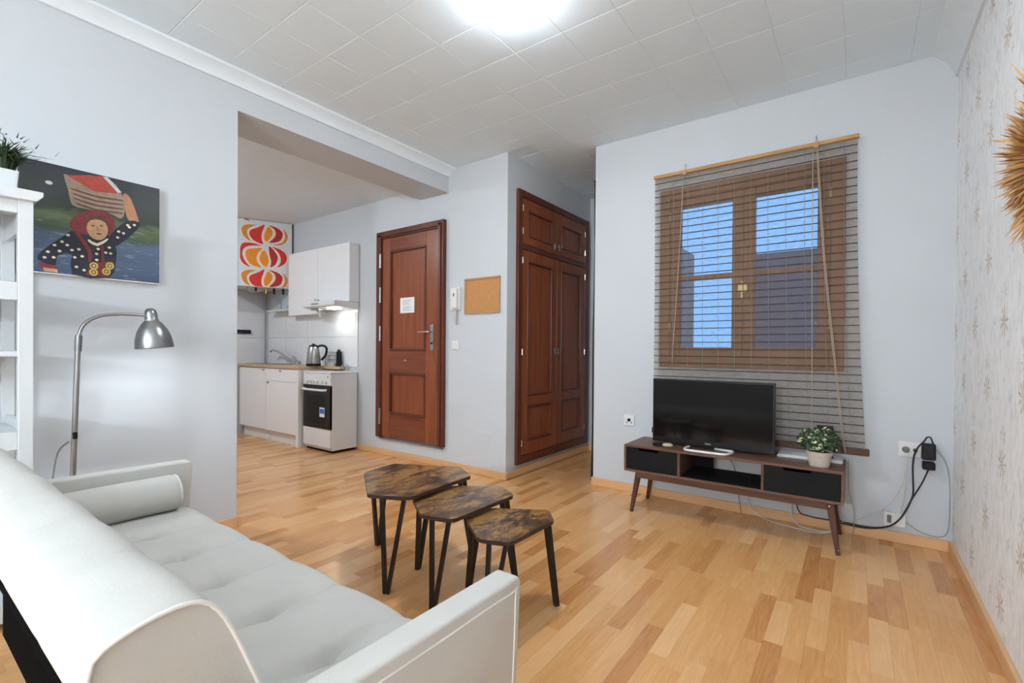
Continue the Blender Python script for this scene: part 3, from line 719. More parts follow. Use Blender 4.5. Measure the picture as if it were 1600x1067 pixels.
    for poly, m in lst:
        MB().prism([pt(p) for p in spline(poly, 3)], 'x', ox + 0.0006, ox + 0.0012).build('print_petal', m, bo)
    for y, x, m in ((2.82, -5.95, 'black_metal'), (2.93, -5.93, 'brass'), (3.02, -5.96, 'black_metal'), (3.12, -5.93, 'black_metal')):
        MB().cyl((x, y, z0 - 0.07), (x, y, z0), 0.014, n=10).build('pipe', m, bo, smooth=SM)
    MB().tube([(-5.93, 2.72, z0), (-5.92, 2.74, z0 - 0.05), (-5.92, 2.82, z0 - 0.06), (-5.93, 2.90, z0 - 0.02)], 0.008, 8).build('flex_pipe', 'cable_grey', bo, smooth=True)
    # pipe in the corner, switch strip on the end wall
    pc = MB().cyl((-6.36, 3.17, 0.905), (-6.36, 3.17, 1.84), 0.011, n=10).build('corner_pipe', 'cable_grey', loc=(-6.36, 3.17, 0.905), smooth=SM)
    tag(pc, 'thin grey pipe rising in the tiled kitchen corner', 'pipe')
    s = thing('switch_strip', 'black strip of switches on the kitchen end wall', 'switch', (XK + 0.01, 2.9, 1.3))
    MB().box(XK + 0.0085, XK + 0.03, 2.72, 3.0, 1.285, 1.335).build('plate', 'black_plastic', s, bevel=0.003)
    for i in range(3): MB().box(XK + 0.03, XK + 0.036, 2.75 + 0.08 * i, 2.81 + 0.08 * i, 1.295, 1.325).build('rocker', 'black_gloss', s)
kitchen()

# ------------------------------------------------------------------ fittings on the entry wall
def wall_fittings():
    y = YD
    t = thing('corkboard', 'small cork pinboard in a pale wooden frame beside the intercom', 'pinboard', (-2.67, y, 1.42))
    xa, xb, za, zb = -2.865, -2.468, 1.42, 1.735
    MB().box(xa + 0.012, xb - 0.012, y - 0.012, y - 0.002, za + 0.012, zb - 0.012).build('cork', 'cork', t)
    for q in ((xa, xb, za, za + 0.016), (xa, xb, zb - 0.016, zb), (xa, xa + 0.016, za + 0.016, zb - 0.016), (xb - 0.016, xb, za + 0.016, zb - 0.016)):
        MB().box(q[0], q[1], y - 0.02, y - 0.001, q[2], q[3]).build('frame_bar', 'pale_wood', t, bevel=0.002)
    t = thing('intercom', 'white intercom handset with curly cord between door and pinboard', 'intercom', (-2.97, y, 1.42))
    MB().box(-3.03, -2.915, y - 0.03, y, 1.46, 1.665).build('base', 'white_plastic', t, bevel=0.006)
    MB().box(-2.985, -2.925, y - 0.062, y - 0.03, 1.47, 1.66).build('handset', 'white_plastic', t, bevel=0.012, seg=3)
    MB().box(-2.96, -2.95, y - 0.064, y - 0.061, 1.58, 1.61).build('speaker_slot', 'black_plastic', t)
    pts = [(-2.965 + 0.012 * math.cos(i * 1.6), y - 0.02 + 0.01 * math.sin(i * 1.6), 1.46 - 0.0026 * i) for i in range(52)]
    MB().tube(pts, 0.003, 6, 2).build('cord', 'cable_white', t, smooth=True)
    t = thing('light_switch', 'white light switch below the intercom', 'switch', (-2.98, y, 1.10))
    MB().box(-3.02, -2.94, y - 0.01, y, 1.10, 1.18).build('plate', 'white_plastic', t, bevel=0.003)
    MB().box(-3.005, -2.955, y - 0.015, y - 0.01, 1.115, 1.165).build('rocker', 'white_lacquer', t, bevel=0.002)
    t = thing('wall_hatch', 'flush white painted hatch low on the entry wall', 'hatch', (-2.64, y, 0.28))
    MB().box(-2.725, -2.555, y - 0.004, y, 0.28, 0.385).build('frame', 'wall_paint', t, bevel=0.001)
    MB().box(-2.713, -2.567, y - 0.006, y - 0.004, 0.292, 0.373).build('cover', 'wall_paint', t, bevel=0.001)
    t = thing('aerial_socket', 'white aerial socket on the wall left of the television', 'socket', (-1.439, YT, 0.52))
    MB().box(-1.482, -1.398, YT - 0.011, YT, 0.515, 0.599).build('plate', 'white_plastic', t, bevel=0.003)
    MB().cyl((-1.44, YT - 0.016, 0.560), (-1.44, YT - 0.010, 0.560), 0.013, n=14).build('hole', 'black_plastic', t)
    for x in (-1.458, -1.422): MB().cyl((x, YT - 0.013, 0.54), (x, YT - 0.010, 0.54), 0.006, n=8).build('terminal', 'stained_grey', t)
wall_fittings()

# ------------------------------------------------------------------ painting on the left wall
def painting():
    x = XL + 0.03
    p = thing('painting', 'canvas painting of a woman carrying a laden basket on her head by a river', 'painting', (XL, 0.69, 1.44))
    MB().box(XL, x, 0.415, 0.955, 1.44, 1.957).build('canvas', 'paper', p, bevel=0.002)
    g = MB().box(x, x + 0.0006, 0.417, 0.953, 1.445, 1.955)
    o = g.build('ground', 'painted_ground', p)
    L = [x + 0.0006]
    def shape(poly, m, name, smooth=3):
        q = spline(poly, smooth) if smooth > 1 else poly
        MB().prism(q, 'x', L[0] - 0.0002, L[0] + 0.0004).build(name, m, p); L[0] += 0.00012
    shape([(0.57, 1.916), (0.593, 1.919), (0.732, 1.952), (0.789, 1.883), (0.803, 1.844), (0.799, 1.774), (0.779, 1.757), (0.732, 1.776), (0.618, 1.773), (0.594, 1.799), (0.585, 1.852)], 'paint_tan', 'painted_basket', 2)
    for i in range(4):
        z = 1.86 - 0.022 * i
        shape([(0.60 + 0.006 * i, z), (0.69, z - 0.012), (0.79, z - 0.006), (0.79, z - 0.012), (0.69, z - 0.02), (0.60 + 0.006 * i, z - 0.006)], 'paint_brown', 'painted_fold', 2)
    shape([(0.579, 1.916), (0.719, 1.953), (0.786, 1.883), (0.68, 1.866), (0.63, 1.893)], 'paint_red', 'painted_cloth', 1)
    shape([(0.715, 1.949), (0.732, 1.953), (0.789, 1.892), (0.775, 1.884)], 'paint_white', 'painted_cloth_edge', 1)
    shape([(0.796, 1.885), (0.827, 1.868), (0.863, 1.745), (0.82, 1.753), (0.803, 1.81)], 'paint_arm', 'painted_arm', 3)
    shape([(0.863, 1.754), (0.856, 1.717), (0.772, 1.615), (0.739, 1.642), (0.759, 1.689), (0.813, 1.752)], 'paint_navy', 'painted_sleeve', 2)
    shape([(0.6, 1.656), (0.643, 1.648), (0.732, 1.666), (0.766, 1.613), (0.766, 1.528), (0.739, 1.447), (0.6, 1.447), (0.6, 1.543), (0.547, 1.526), (0.541, 1.478), (0.482, 1.5), (0.495, 1.541), (0.57, 1.626)], 'paint_navy', 'painted_dress', 2)
    shape([(0.591, 1.69), (0.612, 1.731), (0.655, 1.765), (0.706, 1.778), (0.745, 1.762), (0.762, 1.723), (0.745, 1.669), (0.70, 1.66), (0.643, 1.648), (0.612, 1.658)], 'paint_maroon', 'painted_scarf', 3)
    shape(disc(0.694, 1.685, 0.041, 0.055), 'paint_skin', 'painted_face', 1)
    shape([(0.652, 1.70), (0.66, 1.735), (0.70, 1.752), (0.732, 1.735), (0.738, 1.70), (0.725, 1.722), (0.695, 1.732), (0.668, 1.722)], 'paint_brown', 'painted_hairline', 2)
    for c in ((0.677, 1.697), (0.709, 1.703)): shape(disc(c[0], c[1], 0.008, 0.0035, 8), 'paint_brown', 'painted_eye', 1)
    shape([(0.690, 1.697), (0.696, 1.698), (0.700, 1.678), (0.690, 1.676)], 'paint_arm', 'painted_nose', 2)
    shape(disc(0.699, 1.661, 0.011, 0.004, 8), 'paint_maroon', 'painted_mouth', 1)
    shape([(0.661, 1.627), (0.693, 1.613), (0.732, 1.645), (0.732, 1.634), (0.694, 1.599), (0.66, 1.615)], 'paint_cream', 'painted_necklace', 2)
    shape([(0.606, 1.653), (0.624, 1.652), (0.671, 1.575), (0.671, 1.522), (0.658, 1.52), (0.656, 1.565)], 'paint_belt', 'painted_trim', 2)
    shape([(0.706, 1.602), (0.718, 1.605), (0.72, 1.53), (0.71, 1.528)], 'paint_maroon', 'painted_trim', 1)
    shape([(0.668, 1.513), (0.759, 1.536), (0.739, 1.452), (0.652, 1.452)], 'paint_belt', 'painted_belt', 1)
    for c in ((0.68, 1.5), (0.742, 1.509), (0.679, 1.468), (0.728, 1.478)):
        shape(disc(c[0], c[1], 0.017, 0.018), 'paint_gold', 'painted_coin', 1); shape(disc(c[0], c[1], 0.010, 0.011), 'paint_brown', 'painted_coin_ring', 1); shape(disc(c[0], c[1], 0.006, 0.007), 'paint_gold', 'painted_coin_eye', 1)
    shape([(0.484, 1.487), (0.541, 1.482), (0.55, 1.464), (0.49, 1.466)], 'paint_maroon', 'painted_cuff', 1)
    shape([(0.498, 1.466), (0.547, 1.464), (0.55, 1.448), (0.504, 1.449)], 'paint_skin', 'painted_hand', 1)
    for c in [(0.585, 1.632), (0.564, 1.597), (0.538, 1.576), (0.555, 1.551), (0.535, 1.518), (0.504, 1.513), (0.515, 1.541), (0.582, 1.584), (0.599, 1.563), (0.624, 1.571), (0.609, 1.53), (0.636, 1.539), (0.615, 1.485), (0.643, 1.473), (0.69, 1.56), (0.696, 1.585), (0.725, 1.572), (0.744, 1.571), (0.739, 1.60), (0.772, 1.657), (0.796, 1.683), (0.776, 1.688), (0.82, 1.719), (0.841, 1.735), (0.813, 1.728), (0.69, 1.53)]:
        shape(disc(c[0], c[1], 0.007, 0.006, 8), 'paint_cream', 'painted_dot', 1)
    shape(disc(0.518, 1.862, 0.013, 0.009, 9), 'paint_white', 'painted_rock', 1)
painting()

# ------------------------------------------------------------------ white shelf unit at far left, plant on it
def shelf_unit():
    x0, x1, y0, y1, H = XL + 0.02, -2.64, -0.42, 0.405, 1.71
    t = thing('shelf_unit', 'tall white wooden shelf unit against the left wall beneath the potted grass', 'shelf', ((x0 + x1) / 2, (y0 + y1) / 2, 0))
    s = 0.042
    for x in (x0, x1 - s):
        for y in (y0, y1 - s): MB().box(x, x + s, y, y + s, 0, H - 0.03).build('post', 'white_lacquer', t, bevel=0.002)
    MB().prism([(y0 - 0.025, H), (y0 - 0.025, H - 0.018), (y0 - 0.005, H - 0.04), (y1 + 0.005, H - 0.04), (y1 + 0.025, H - 0.018), (y1 + 0.025, H)], 'x', x0, x1 + 0.022).build('top_board', 'white_lacquer', t, bevel=0.002)
    for z in (0.08, 0.40, 0.745, 1.06, 1.33):
        MB().box(x0 + 0.005, x1 - 0.012, y0 + s * 0.2, y1 - s * 0.2, z, z + 0.02).build('shelf_board', 'white_lacquer', t, bevel=0.002)
    for z in (0.08, 0.745, 1.33):
        MB().box(x1 - 0.03, x1 - 0.011, y0 + s, y1 - s, z - 0.05, z + 0.021).build('rail', 'white_lacquer', t, bevel=0.002)
    MB().box(x1 - 0.03, x1 - 0.012, y0 + s, y1 - s, H - 0.09, H - 0.04).build('rail', 'white_lacquer', t, bevel=0.002)
    for y in (y0 + 0.012, y1 - 0.03):
        for z in (0.09, 0.72, 1.56): MB().box(x0 + s, x1 - s, y, y + 0.018, z, z + 0.08).build('side_rail', 'white_lacquer', t, bevel=0.002)
    for q in ((0.0, 0.7, 0.25),):
        MB().bar((x0 + 0.006, y0 + s, 0.15), (x0 + 0.006, y1 - s, H - 0.15), (0.004, 0.02)).build('cross_brace', 'white_lacquer', t)
    # potted grass
    p = thing('potted_grass', 'dark green artificial grass in a white square pot on the shelf unit', 'plant', (-2.83, 0.31, H))
    c = (-2.83, 0.335)
    prof = [(c[0] - 0.05, c[1] - 0.05), (c[0] + 0.05, c[1] - 0.05), (c[0] + 0.05, c[1] + 0.05), (c[0] - 0.05, c[1] + 0.05)]
    b = MB(); k = 0.84
    lo = [(c[0] + (x - c[0]) * k, c[1] + (y - c[1]) * k, H) for x, y in prof]; hi = [(x, y, H + 0.105) for x, y in prof]
    b.add(lo + hi, [(0, 1, 2, 3), (0, 4, 5, 1), (1, 5, 6, 2), (2, 6, 7, 3), (3, 7, 4, 0)]); b.build('pot', 'white_lacquer', p, bevel=0.004)
    MB().box(c[0] - 0.045, c[0] + 0.045, c[1] - 0.045, c[1] + 0.045, H + 0.09, H + 0.098).build('soil', 'soil', p)
    g = MB(); rnd = random.Random(4)
    for i in range(190):
        a = rnd.random() * 2 * PI; r = 0.035 * math.sqrt(rnd.random()); l = rnd.uniform(0.07, 0.17); lean = rnd.uniform(0.15, 1.0)
        bx, by = c[0] + r * math.cos(a), c[1] + r * math.sin(a); d = Vector((math.cos(a), math.sin(a), 0)); sd = Vector((-math.sin(a), math.cos(a), 0)) * 0.004
        P0 = Vector((bx, by, H + 0.09)); P1 = P0 + d * l * 0.3 * lean + Vector((0, 0, l * 0.6)); P2 = P0 + d * l * 0.85 * lean + Vector((0, 0, l * (0.95 - 0.35 * lean)))
        g.add([P0 - sd, P0 + sd, P1 + sd * 1.4, P1 - sd * 1.4, P2], [(0, 1, 2, 3), (3, 2, 4)], i % 2)
        if i % 2 == 0:
            for q in (0.5, 0.75, 0.95):
                m = P0.lerp(P2, q) + Vector((0, 0, 0.02)); e = m + Vector((rnd.uniform(-1, 1), rnd.uniform(-1, 1), rnd.uniform(0, 1))).normalized() * 0.03
                g.add([m - sd, m + sd, e], [(0, 1, 2)], 0)
    g.build('foliage', ['grass_green', 'leaf_dark'], p)
shelf_unit()

# ------------------------------------------------------------------ floor lamp
def floor_lamp():
    x = -2.75
    t = thing('floor_lamp', 'brushed steel floor lamp with bell shade and gooseneck behind the sofa arm', 'floor lamp', (x, 0.53, 0))
    MB().lathe([(0.0, 0), (0.125, 0), (0.125, 0.012), (0.115, 0.022), (0.03, 0.028), (0.014, 0.04)], (x, 0.53, 0), 28).build('base', 'brushed_steel', t, smooth=SM)
    MB().cyl((x, 0.53, 0.03), (x, 0.561, 1.14), 0.0105, n=12).build('pole', 'steel', t, smooth=SM)
    MB().tube([(x, 0.561, 1.10), (x, 0.565, 1.16), (x, 0.585, 1.205), (x, 0.632, 1.238), (x, 0.70, 1.251), (x, 0.76, 1.253), (x, 0.80, 1.252)], 0.0075, 10).build('gooseneck', 'steel', t, smooth=True)
    MB().cyl((x, 0.56, 1.08), (x, 0.5625, 1.15), 0.013, n=12).build('collar', 'brushed_steel', t, smooth=SM)
    ax = Vector((0.0, -0.10, 1)).normalized(); c = (x, 0.84, 1.097)
    s = MB().lathe([(0.078, 0), (0.0785, 0.004), (0.074, 0.045), (0.062, 0.085), (0.042, 0.118), (0.030, 0.13), (0.027, 0.135), (0.026, 0.165), (0.021, 0.182), (0.012, 0.19), (0.0, 0.191)], c, 32, ax)
    sh = s.build('shade', 'brushed_steel', t, smooth=True)
    md = sh.modifiers.new('solid', 'SOLIDIFY'); md.thickness = 0.002; md.offset = -1
    MB().lathe([(0.0285, 0.128), (0.0285, 0.138)], c, 24, ax).build('shade_ring', 'chrome', t, smooth=True)
    cb = Vector(c) + ax * 0.017
    MB().lathe([(0.0, -0.018), (0.010, -0.015), (0.016, -0.007), (0.018, 0.0), (0.016, 0.012), (0.012, 0.03), (0.012, 0.06), (0, 0.062)], cb, 16, ax).build('bulb', 'bulb_glow', t, smooth=True)
    MB().box(x + 0.008, x + 0.022, 0.54, 0.556, 0.70, 0.73).build('switch', 'black_plastic', t, bevel=0.003)
    MB().tube([(x, 0.53, 0.69), (x - 0.03, 0.50, 0.64), (x - 0.05, 0.485, 0.50), (x - 0.06, 0.47, 0.30), (x - 0.08, 0.44, 0.01)], 0.0035, 8).build('cord', 'cable_grey', t, smooth=True)
floor_lamp()

# ------------------------------------------------------------------ sofa
def sofa():
    xa, xb = -2.385, -0.665; dx = 0.278
    seams = [-2.07 + dx * k for k in range(5)]
    t = thing('sofa_bed', 'light grey upholstered sofa bed with tufted seat and padded arms', 'sofa', (-1.52, 0.5, 0))
    # seat cushion
    nx, ny = 172, 44; y0, y1 = 0.30, 0.865; vs_ = []
    def seat_z(x, y):
        u = (y - y0) / (y1 - y0)
        z = 0.405 + 0.022 * (1 - (2 * u - 1) ** 4)
        e = min(x - xa, xb - x); z -= 0.02 * math.exp(-e / 0.02)
        for s in seams:
            d2 = (x - s) ** 2; dyy = y - 0.615
            z -= 0.040 * math.exp(-(math.sqrt(d2) / 0.034 + abs(dyy) / 0.05))
            z -= 0.022 * math.exp(-d2 / (2 * 0.013 ** 2)) * math.exp(-abs(dyy) / 0.13)
            z -= 0.007 * math.exp(-d2 / (2 * 0.05 ** 2))
        d = y1 - y
        if d < 0.045: z -= 0.045 - math.sqrt(max(0, 0.045 ** 2 - (0.045 - d) ** 2))
        return z
    for j in range(ny + 1):
        y = y0 + (y1 - y0) * (1 - (1 - j / ny) ** 1.35)
        for i in range(nx + 1):
            x = xa + (xb - xa) * i / nx; vs_.append((x, y, seat_z(x, y)))
    for i in range(nx + 1): vs_.append((xa + (xb - xa) * i / nx, y1 + 0.002, 0.26))
    for i in range(nx + 1): vs_.append((xa + (xb - xa) * i / nx, y0, 0.26))
    W = nx + 1
    fs = [(j * W + i, j * W + i + 1, (j + 1) * W + i + 1, (j + 1) * W + i) for j in range(ny + 1) for i in range(nx)]
    fs += [((ny + 1) * W + i, (ny + 1) * W + i + 1, (ny + 2) * W + i + 1, (ny + 2) * W + i) for i in range(nx)]
    fs += [((ny + 2) * W + i, (ny + 2) * W + i + 1, i + 1, i) for i in range(nx)]
    for i in (0, nx): fs.append(tuple(j * W + i for j in range(ny + 3)))
    se = MB().add(vs_, fs).build('seat', 'sofa_fabric', t, smooth=math.radians(60))
    for s in seams:
        MB().lathe([(0.0, 0.004), (0.006, 0.003), (0.009, 0.0), (0.008, -0.004)], (s, 0.615, seat_z(s, 0.615) + 0.001), 12).build('button', 'sofa_piping', se, smooth=True)
    # backrest: cross-section swept along x
    xs_, xb = xb, -0.70
    prof = [(0.150, 0.665), (0.146, 0.70), (0.150, 0.735), (0.175, 0.752), (0.215, 0.762), (0.25, 0.763), (0.275, 0.752), (0.295, 0.725), (0.315, 0.68), (0.345, 0.60), (0.385, 0.50), (0.42, 0.40), (0.42, 0.34), (0.33, 0.32), (0.24, 0.45)]
    prof = [(p[0], p[1] + 0.01) for p in spline(prof, 2)]
    cy = sum(p[0] for p in prof) / len(prof); cz = sum(p[1] for p in prof) / len(prof)
    n = len(prof); M_ = 260; vs_ = []
    for i in range(M_ + 1):
        x = xa + (xb - xa) * i / M_; k = 1.0
        for s in seams: k -= 0.030 * math.exp(-abs(x - s) / 0.008)
        e = min(x - xa, xb - x); k -= 0.035 * math.exp(-e / 0.008)
        bulge = 0.0025 * math.cos((x - seams[0]) / dx * 2 * PI)
        for p in prof: vs_.append((x, cy + (p[0] - cy) * k, cz + (p[1] - cz) * k - bulge * (1 if p[1] > 0.7 else 0)))
    fs = [(i * n + q, i * n + (q + 1) % n, (i + 1) * n + (q + 1) % n, (i + 1) * n + q) for i in range(M_) for q in range(n)]
    fs += [tuple(range(n)), tuple(range(M_ * n, (M_ + 1) * n))]
    bk = MB().add(vs_, fs).build('backrest', 'sofa_fabric', t, smooth=math.radians(50))
    k = 0.965
    pip = [(xb + 0.001, cy + (p[0] - cy) * k, cz + (p[1] - cz) * k) for p in prof]
    MB().tube(pip + [pip[0]], 0.0035, 6, 1).build('piping', 'sofa_piping', bk, smooth=True)
    # rear lining
    MB().prism([(0.158, 0.672), (0.164, 0.66), (0.31, 0.30), (0.31, 0.10), (0.29, 0.10), (0.29, 0.30), (0.15, 0.655)], 'x', xa + 0.004, xb - 0.004).build('rear_lining', 'black_lining', t)
    # arms
    xb = xs_
    for q, (ax0, ax1) in enumerate(((-2.45, xa), (xb, -0.603))):
        a = MB().prism([(0.30, 0.14), (0.845, 0.14), (0.872, 0.585), (0.862, 0.598), (0.30, 0.604)], 'x', ax0, ax1)
        ar = a.build('arm', 'sofa_fabric', t, bevel=0.026, seg=5, smooth=True)
    ar_out = -0.5995
    MB().tube([(ar_out - 0.004, 0.33, 0.576), (ar_out - 0.004, 0.60, 0.573), (ar_out - 0.004, 0.83, 0.57), (ar_out - 0.004, 0.848, 0.55), (ar_out - 0.004, 0.835, 0.3), (ar_out - 0.004, 0.82, 0.18)], 0.0028, 6).build('arm_piping', 'sofa_piping', t, smooth=True)
    MB().box(xa, xb, 0.315, 0.86, 0.15, 0.262).build('base_frame', 'sofa_fabric', t, bevel=0.006)
    for x in (-2.38, -0.67):
        for y in (0.36, 0.80): MB().cyl((x, y, 0.0), (x, y, 0.145), 0.016, 0.024, n=12).build('leg', 'black_metal', t)
    # bolster lying against the far arm
    b = thing('bolster', 'round cream bolster cushion lying along the far sofa arm', 'cushion', (-2.26, 0.60, 0.405))
    r = 0.073; yA, yB_ = 0.405, 0.79; c = (-2.309, yA, 0.495)
    prof = [(0.0, 0.0), (r * 0.80, 0.002), (r * 0.95, 0.012), (r, 0.03), (r * 1.01, (yB_ - yA) / 2), (r, yB_ - yA - 0.03), (r * 0.95, yB_ - yA - 0.012), (r * 0.80, yB_ - yA - 0.002), (0, yB_ - yA)]
    bb = MB().lathe(prof, c, 28, (0, 1, 0)).build('cover', 'sofa_fabric', b, smooth=True)
    ring = [(c[0] + r * 0.93 * math.cos(2 * PI * k / 28), yB_ - 0.010, c[2] + r * 0.93 * math.sin(2 * PI * k / 28)) for k in range(29)]
    MB().tube(ring, 0.0035, 6, 0).build('piping', 'sofa_piping', bb, smooth=True)
sofa()

# ------------------------------------------------------------------ three nesting tables
def table(label, V, z, feet):
    cx = sum(p[0] for p in V) / 6; cy = sum(p[1] for p in V) / 6
    t = thing('nesting_table', label, 'table', (cx, cy, 0), 'nest of three rustic side tables')
    # round the corners of the hexagon
    out = []
    for i in range(6):
        a, b, c = Vector(V[i - 1]), Vector(V[i]), Vector(V[(i + 1) % 6]); r = 0.022
        p0 = b + (a - b).normalized() * r; p1 = b + (c - b).normalized() * r
        for k in range(5):
            s = k / 4; out.append(tuple((1 - s) ** 2 * p0 + 2 * s * (1 - s) * b + s * s * p1))
    tp = MB().prism(out, 'z', z - 0.018, z).build('tabletop', 'rustic_wood', t, bevel=0.002)
    MB().prism([(cx + (x - cx) * 1.002, cy + (y - cy) * 1.002) for x, y in out], 'z', z - 0.0165, z - 0.0015).build('edge_band', 'rustic_edge', tp)
    C2 = Vector((cx, cy))
    for (i, j), f in zip(((1, 2), (3, 4), (5, 0)), feet):
        A = Vector(V[i]); B = Vector(V[j]); e = (B - A).normalized()
        inn = (C2 - (A + B) / 2).normalized() * 0.022
        a = A + (B - A) * 0.30 + inn; b = A + (B - A) * 0.82 + inn; f = Vector(f)
        zt = z - 0.018; nrm = (inn.x, inn.y, 0)
        m = MB()
        m.bar((f.x - e.x * 0.006, f.y - e.y * 0.006, 0.0), (a.x, a.y, zt), (0.016, 0.021), d=nrm)
        m.bar((f.x + e.x * 0.006, f.y + e.y * 0.006, 0.0), (b.x, b.y, zt), (0.016, 0.021), d=nrm)
        m.build('leg', 'black_metal', t)
        MB().bar((a.x, a.y, zt - 0.002), (b.x, b.y, zt - 0.002), (0.03, 0.004), d=(0, 0, 1)).build('leg_plate', 'black_metal', t)
table('tallest nesting table with dark rustic wood top, farthest from the sofa corner',
      [(-2.093, 1.561), (-1.767, 1.336), (-1.587, 1.427), (-1.606, 1.857), (-1.778, 1.962), (-2.126, 1.785)], 0.45, [(-1.705, 1.395), (-1.63, 1.90), (-2.165, 1.71)])
table('middle nesting table tucked half under the tallest one',
      [(-1.655, 1.50), (-1.46, 1.369), (-1.314, 1.41), (-1.307, 1.821), (-1.446, 1.908), (-1.72, 1.69)], 0.415, [(-1.44, 1.425), (-1.325, 1.86), (-1.77, 1.645)])
table('smallest nesting table, nearest the sofa arm',
      [(-1.335, 1.515), (-1.164, 1.388), (-1.043, 1.435), (-1.034, 1.736), (-1.122, 1.832), (-1.385, 1.665)], 0.38, [(-1.14, 1.415), (-1.04, 1.77), (-1.43, 1.64)])

# ------------------------------------------------------------------ TV stand and what is on it
def tv_stand():
    x0, x1, y0, y1, z0, z1 = -1.285, -0.048, 3.08, 3.45, 0.283, 0.462
    t = thing('tv_stand', 'low walnut TV stand with two black drawers on splayed legs', 'tv stand', ((x0 + x1) / 2, (y0 + y1) / 2, 0))
    h = 0.015
    MB().box(x0, x1, y0, y1, z1 - h, z1).build('top', 'walnut', t, bevel=0.002)
    MB().box(x0, x1, y0, y1, z0, z0 + h).build('bottom', 'walnut', t, bevel=0.002)
    d1, d2 = -0.918, -0.438
    for xa, xb in ((x0, x0 + h), (x1 - h, x1), (d1 - h / 2, d1 + h / 2), (d2 - h / 2, d2 + h / 2)):
        MB().box(xa, xb, y0, y1, z0 + h, z1 - h).build('divider', 'walnut', t, bevel=0.001)
    for xa, xb in ((x0 + h, d1 - h / 2), (d2 + h / 2, x1 - h)):
        g = 0.002; xa += g; xb -= g; za, zb = z0 + h + g, z1 - h - g; xm = (xa + xb) / 2 - 0.02
        poly = [(xa, za), (xb, za), (xb, zb), (xm + 0.075, zb), (xm + 0.06, zb - 0.016), (xm - 0.06, zb - 0.016), (xm - 0.075, zb), (xa, zb)]
        d = MB().prism(poly, 'y', y0 + 0.004, y0 + 0.02).build('drawer', 'black_matte', t)
        MB().box(xa, xb, y0 + 0.02, y1 - 0.02, za, za + 0.12).build('drawer_box', 'black_lining', d)
    MB().box(d1 + h / 2, d1 + 0.13, y1 - 0.008, y1 - 0.002, z0 + h, z1 - h).build('back_panel', 'black_matte', t)
    MB().box(x0 + h, d1 - h / 2, y1 - 0.008, y1 - 0.002, z0 + h, z1 - h).build('back_panel', 'black_matte', t)
    MB().box(d2 + h / 2, x1 - h, y1 - 0.008, y1 - 0.002, z0 + h, z1 - h).build('back_panel', 'black_matte', t)
    MB().box(d1 + h / 2, d2 - h / 2, y0 + 0.01, y1 - 0.01, z0 + h, z0 + h + 0.004).build('shelf_liner', 'black_matte', t)
    for y in (y0 + 0.035, y1 - 0.055):
        MB().box(x0 + 0.075, x1 - 0.075, y, y + 0.02, z0 - 0.045, z0).build('apron', 'walnut', t, bevel=0.002)
    for (fx, fy), (tx, ty) in (((-1.243, 3.115), (-1.20, 3.14)), ((-0.072, 3.12), (-0.115, 3.14)), ((-1.255, 3.462), (-1.20, 3.415)), ((-0.075, 3.49), (-0.115, 3.415))):
        l = MB().bar((fx, fy, 0.0), (tx, ty, z0), 0.022, 0.036).build('leg', 'walnut_leg', t, bevel=0.004)
        if fy < 3.2:
            MB().lathe([(0.006, 0), (0.005, 0.003), (0, 0.004)], (tx, ty - 0.019, z0 - 0.025), 8, (0, -1, 0)).build('screw', 'chrome', l)
            MB().lathe([(0.005, 0), (0.004, 0.003), (0, 0.004)], (fx, fy - 0.012, 0.03), 8, (0, -1, 0)).build('screw', 'chrome', l)
    # television
    tv = thing('television', 'black flat television on a curved white foot', 'television', (-0.77, 3.25, 0.462))
    a, b, c, d = -1.142, -0.395, 0.482, 0.912; yf = 3.235
    MB().box(a, b, yf, yf + 0.028, c, d).build('bezel', 'black_plastic', tv, bevel=0.003)
    MB().box(a + 0.02, b - 0.02, yf + 0.028, yf + 0.055, c + 0.03, d - 0.06).build('back_shell', 'black_matte', tv, bevel=0.01)
    MB().box(a + 0.011, b - 0.011, yf - 0.0012, yf, c + 0.035, d - 0.011).build('screen', 'black_gloss', tv)
    MB().box(-0.795, -0.76, yf - 0.002, yf, c + 0.014, c + 0.022).build('badge', 'steel', tv)
    MB().box(-0.80, -0.74, yf + 0.002, yf + 0.03, 0.462, c + 0.01).build('neck', 'black_plastic', tv)
    MB().tube([(-0.895, 3.235, 0.470), (-0.90, 3.16, 0.470), (-0.885, 3.115, 0.470), (-0.85, 3.105, 0.470), (-0.68, 3.105, 0.470), (-0.645, 3.115, 0.470), (-0.63, 3.16, 0.470), (-0.635, 3.235, 0.470), (-0.77, 3.262, 0.470)], 0.008, 10).build('foot', 'white_plastic', tv, smooth=True)
    # remotes
    o = MB().box(-1.115, -1.055, 3.16, 3.20, 0.462, 0.480).build('media_box', 'black_plastic', loc=(-1.085, 3.18, 0.462), bevel=0.004)
    tag(o, 'small black box on the TV stand under the television corner', 'box')
    o = MB().lathe([(0.0, 0.0), (0.024, 0.0), (0.034, 0.007), (0.034, 0.014), (0.022, 0.021), (0.0, 0.022)], (-1.02, 3.18, 0.462), 24).build('round_remote', 'beige_plastic', loc=(-1.02, 3.18, 0.462), smooth=SM)
    tag(o, 'small beige rounded gadget beside the black box on the TV stand', 'gadget')
    # white flat box, black box behind the plant
    o = thing('router', 'flat white box lying on the TV stand behind the potted plant', 'router', (-0.23, 3.36, 0.462))
    MB().box(-0.392, -0.06, 3.30, 3.438, 0.462, 0.474).build('lower_case', 'white_lacquer', o, bevel=0.003)
    MB().box(-0.388, -0.064, 3.304, 3.434, 0.474, 0.479).build('upper_case', 'white_plastic', o, bevel=0.002)
    o = thing('speaker_box', 'black upright box half hidden behind the potted plant', 'speaker', (-0.15, 3.37, 0.479))
    MB().box(-0.192, -0.108, 3.345, 3.40, 0.479, 0.665).build('case', 'black_plastic', o, bevel=0.004)
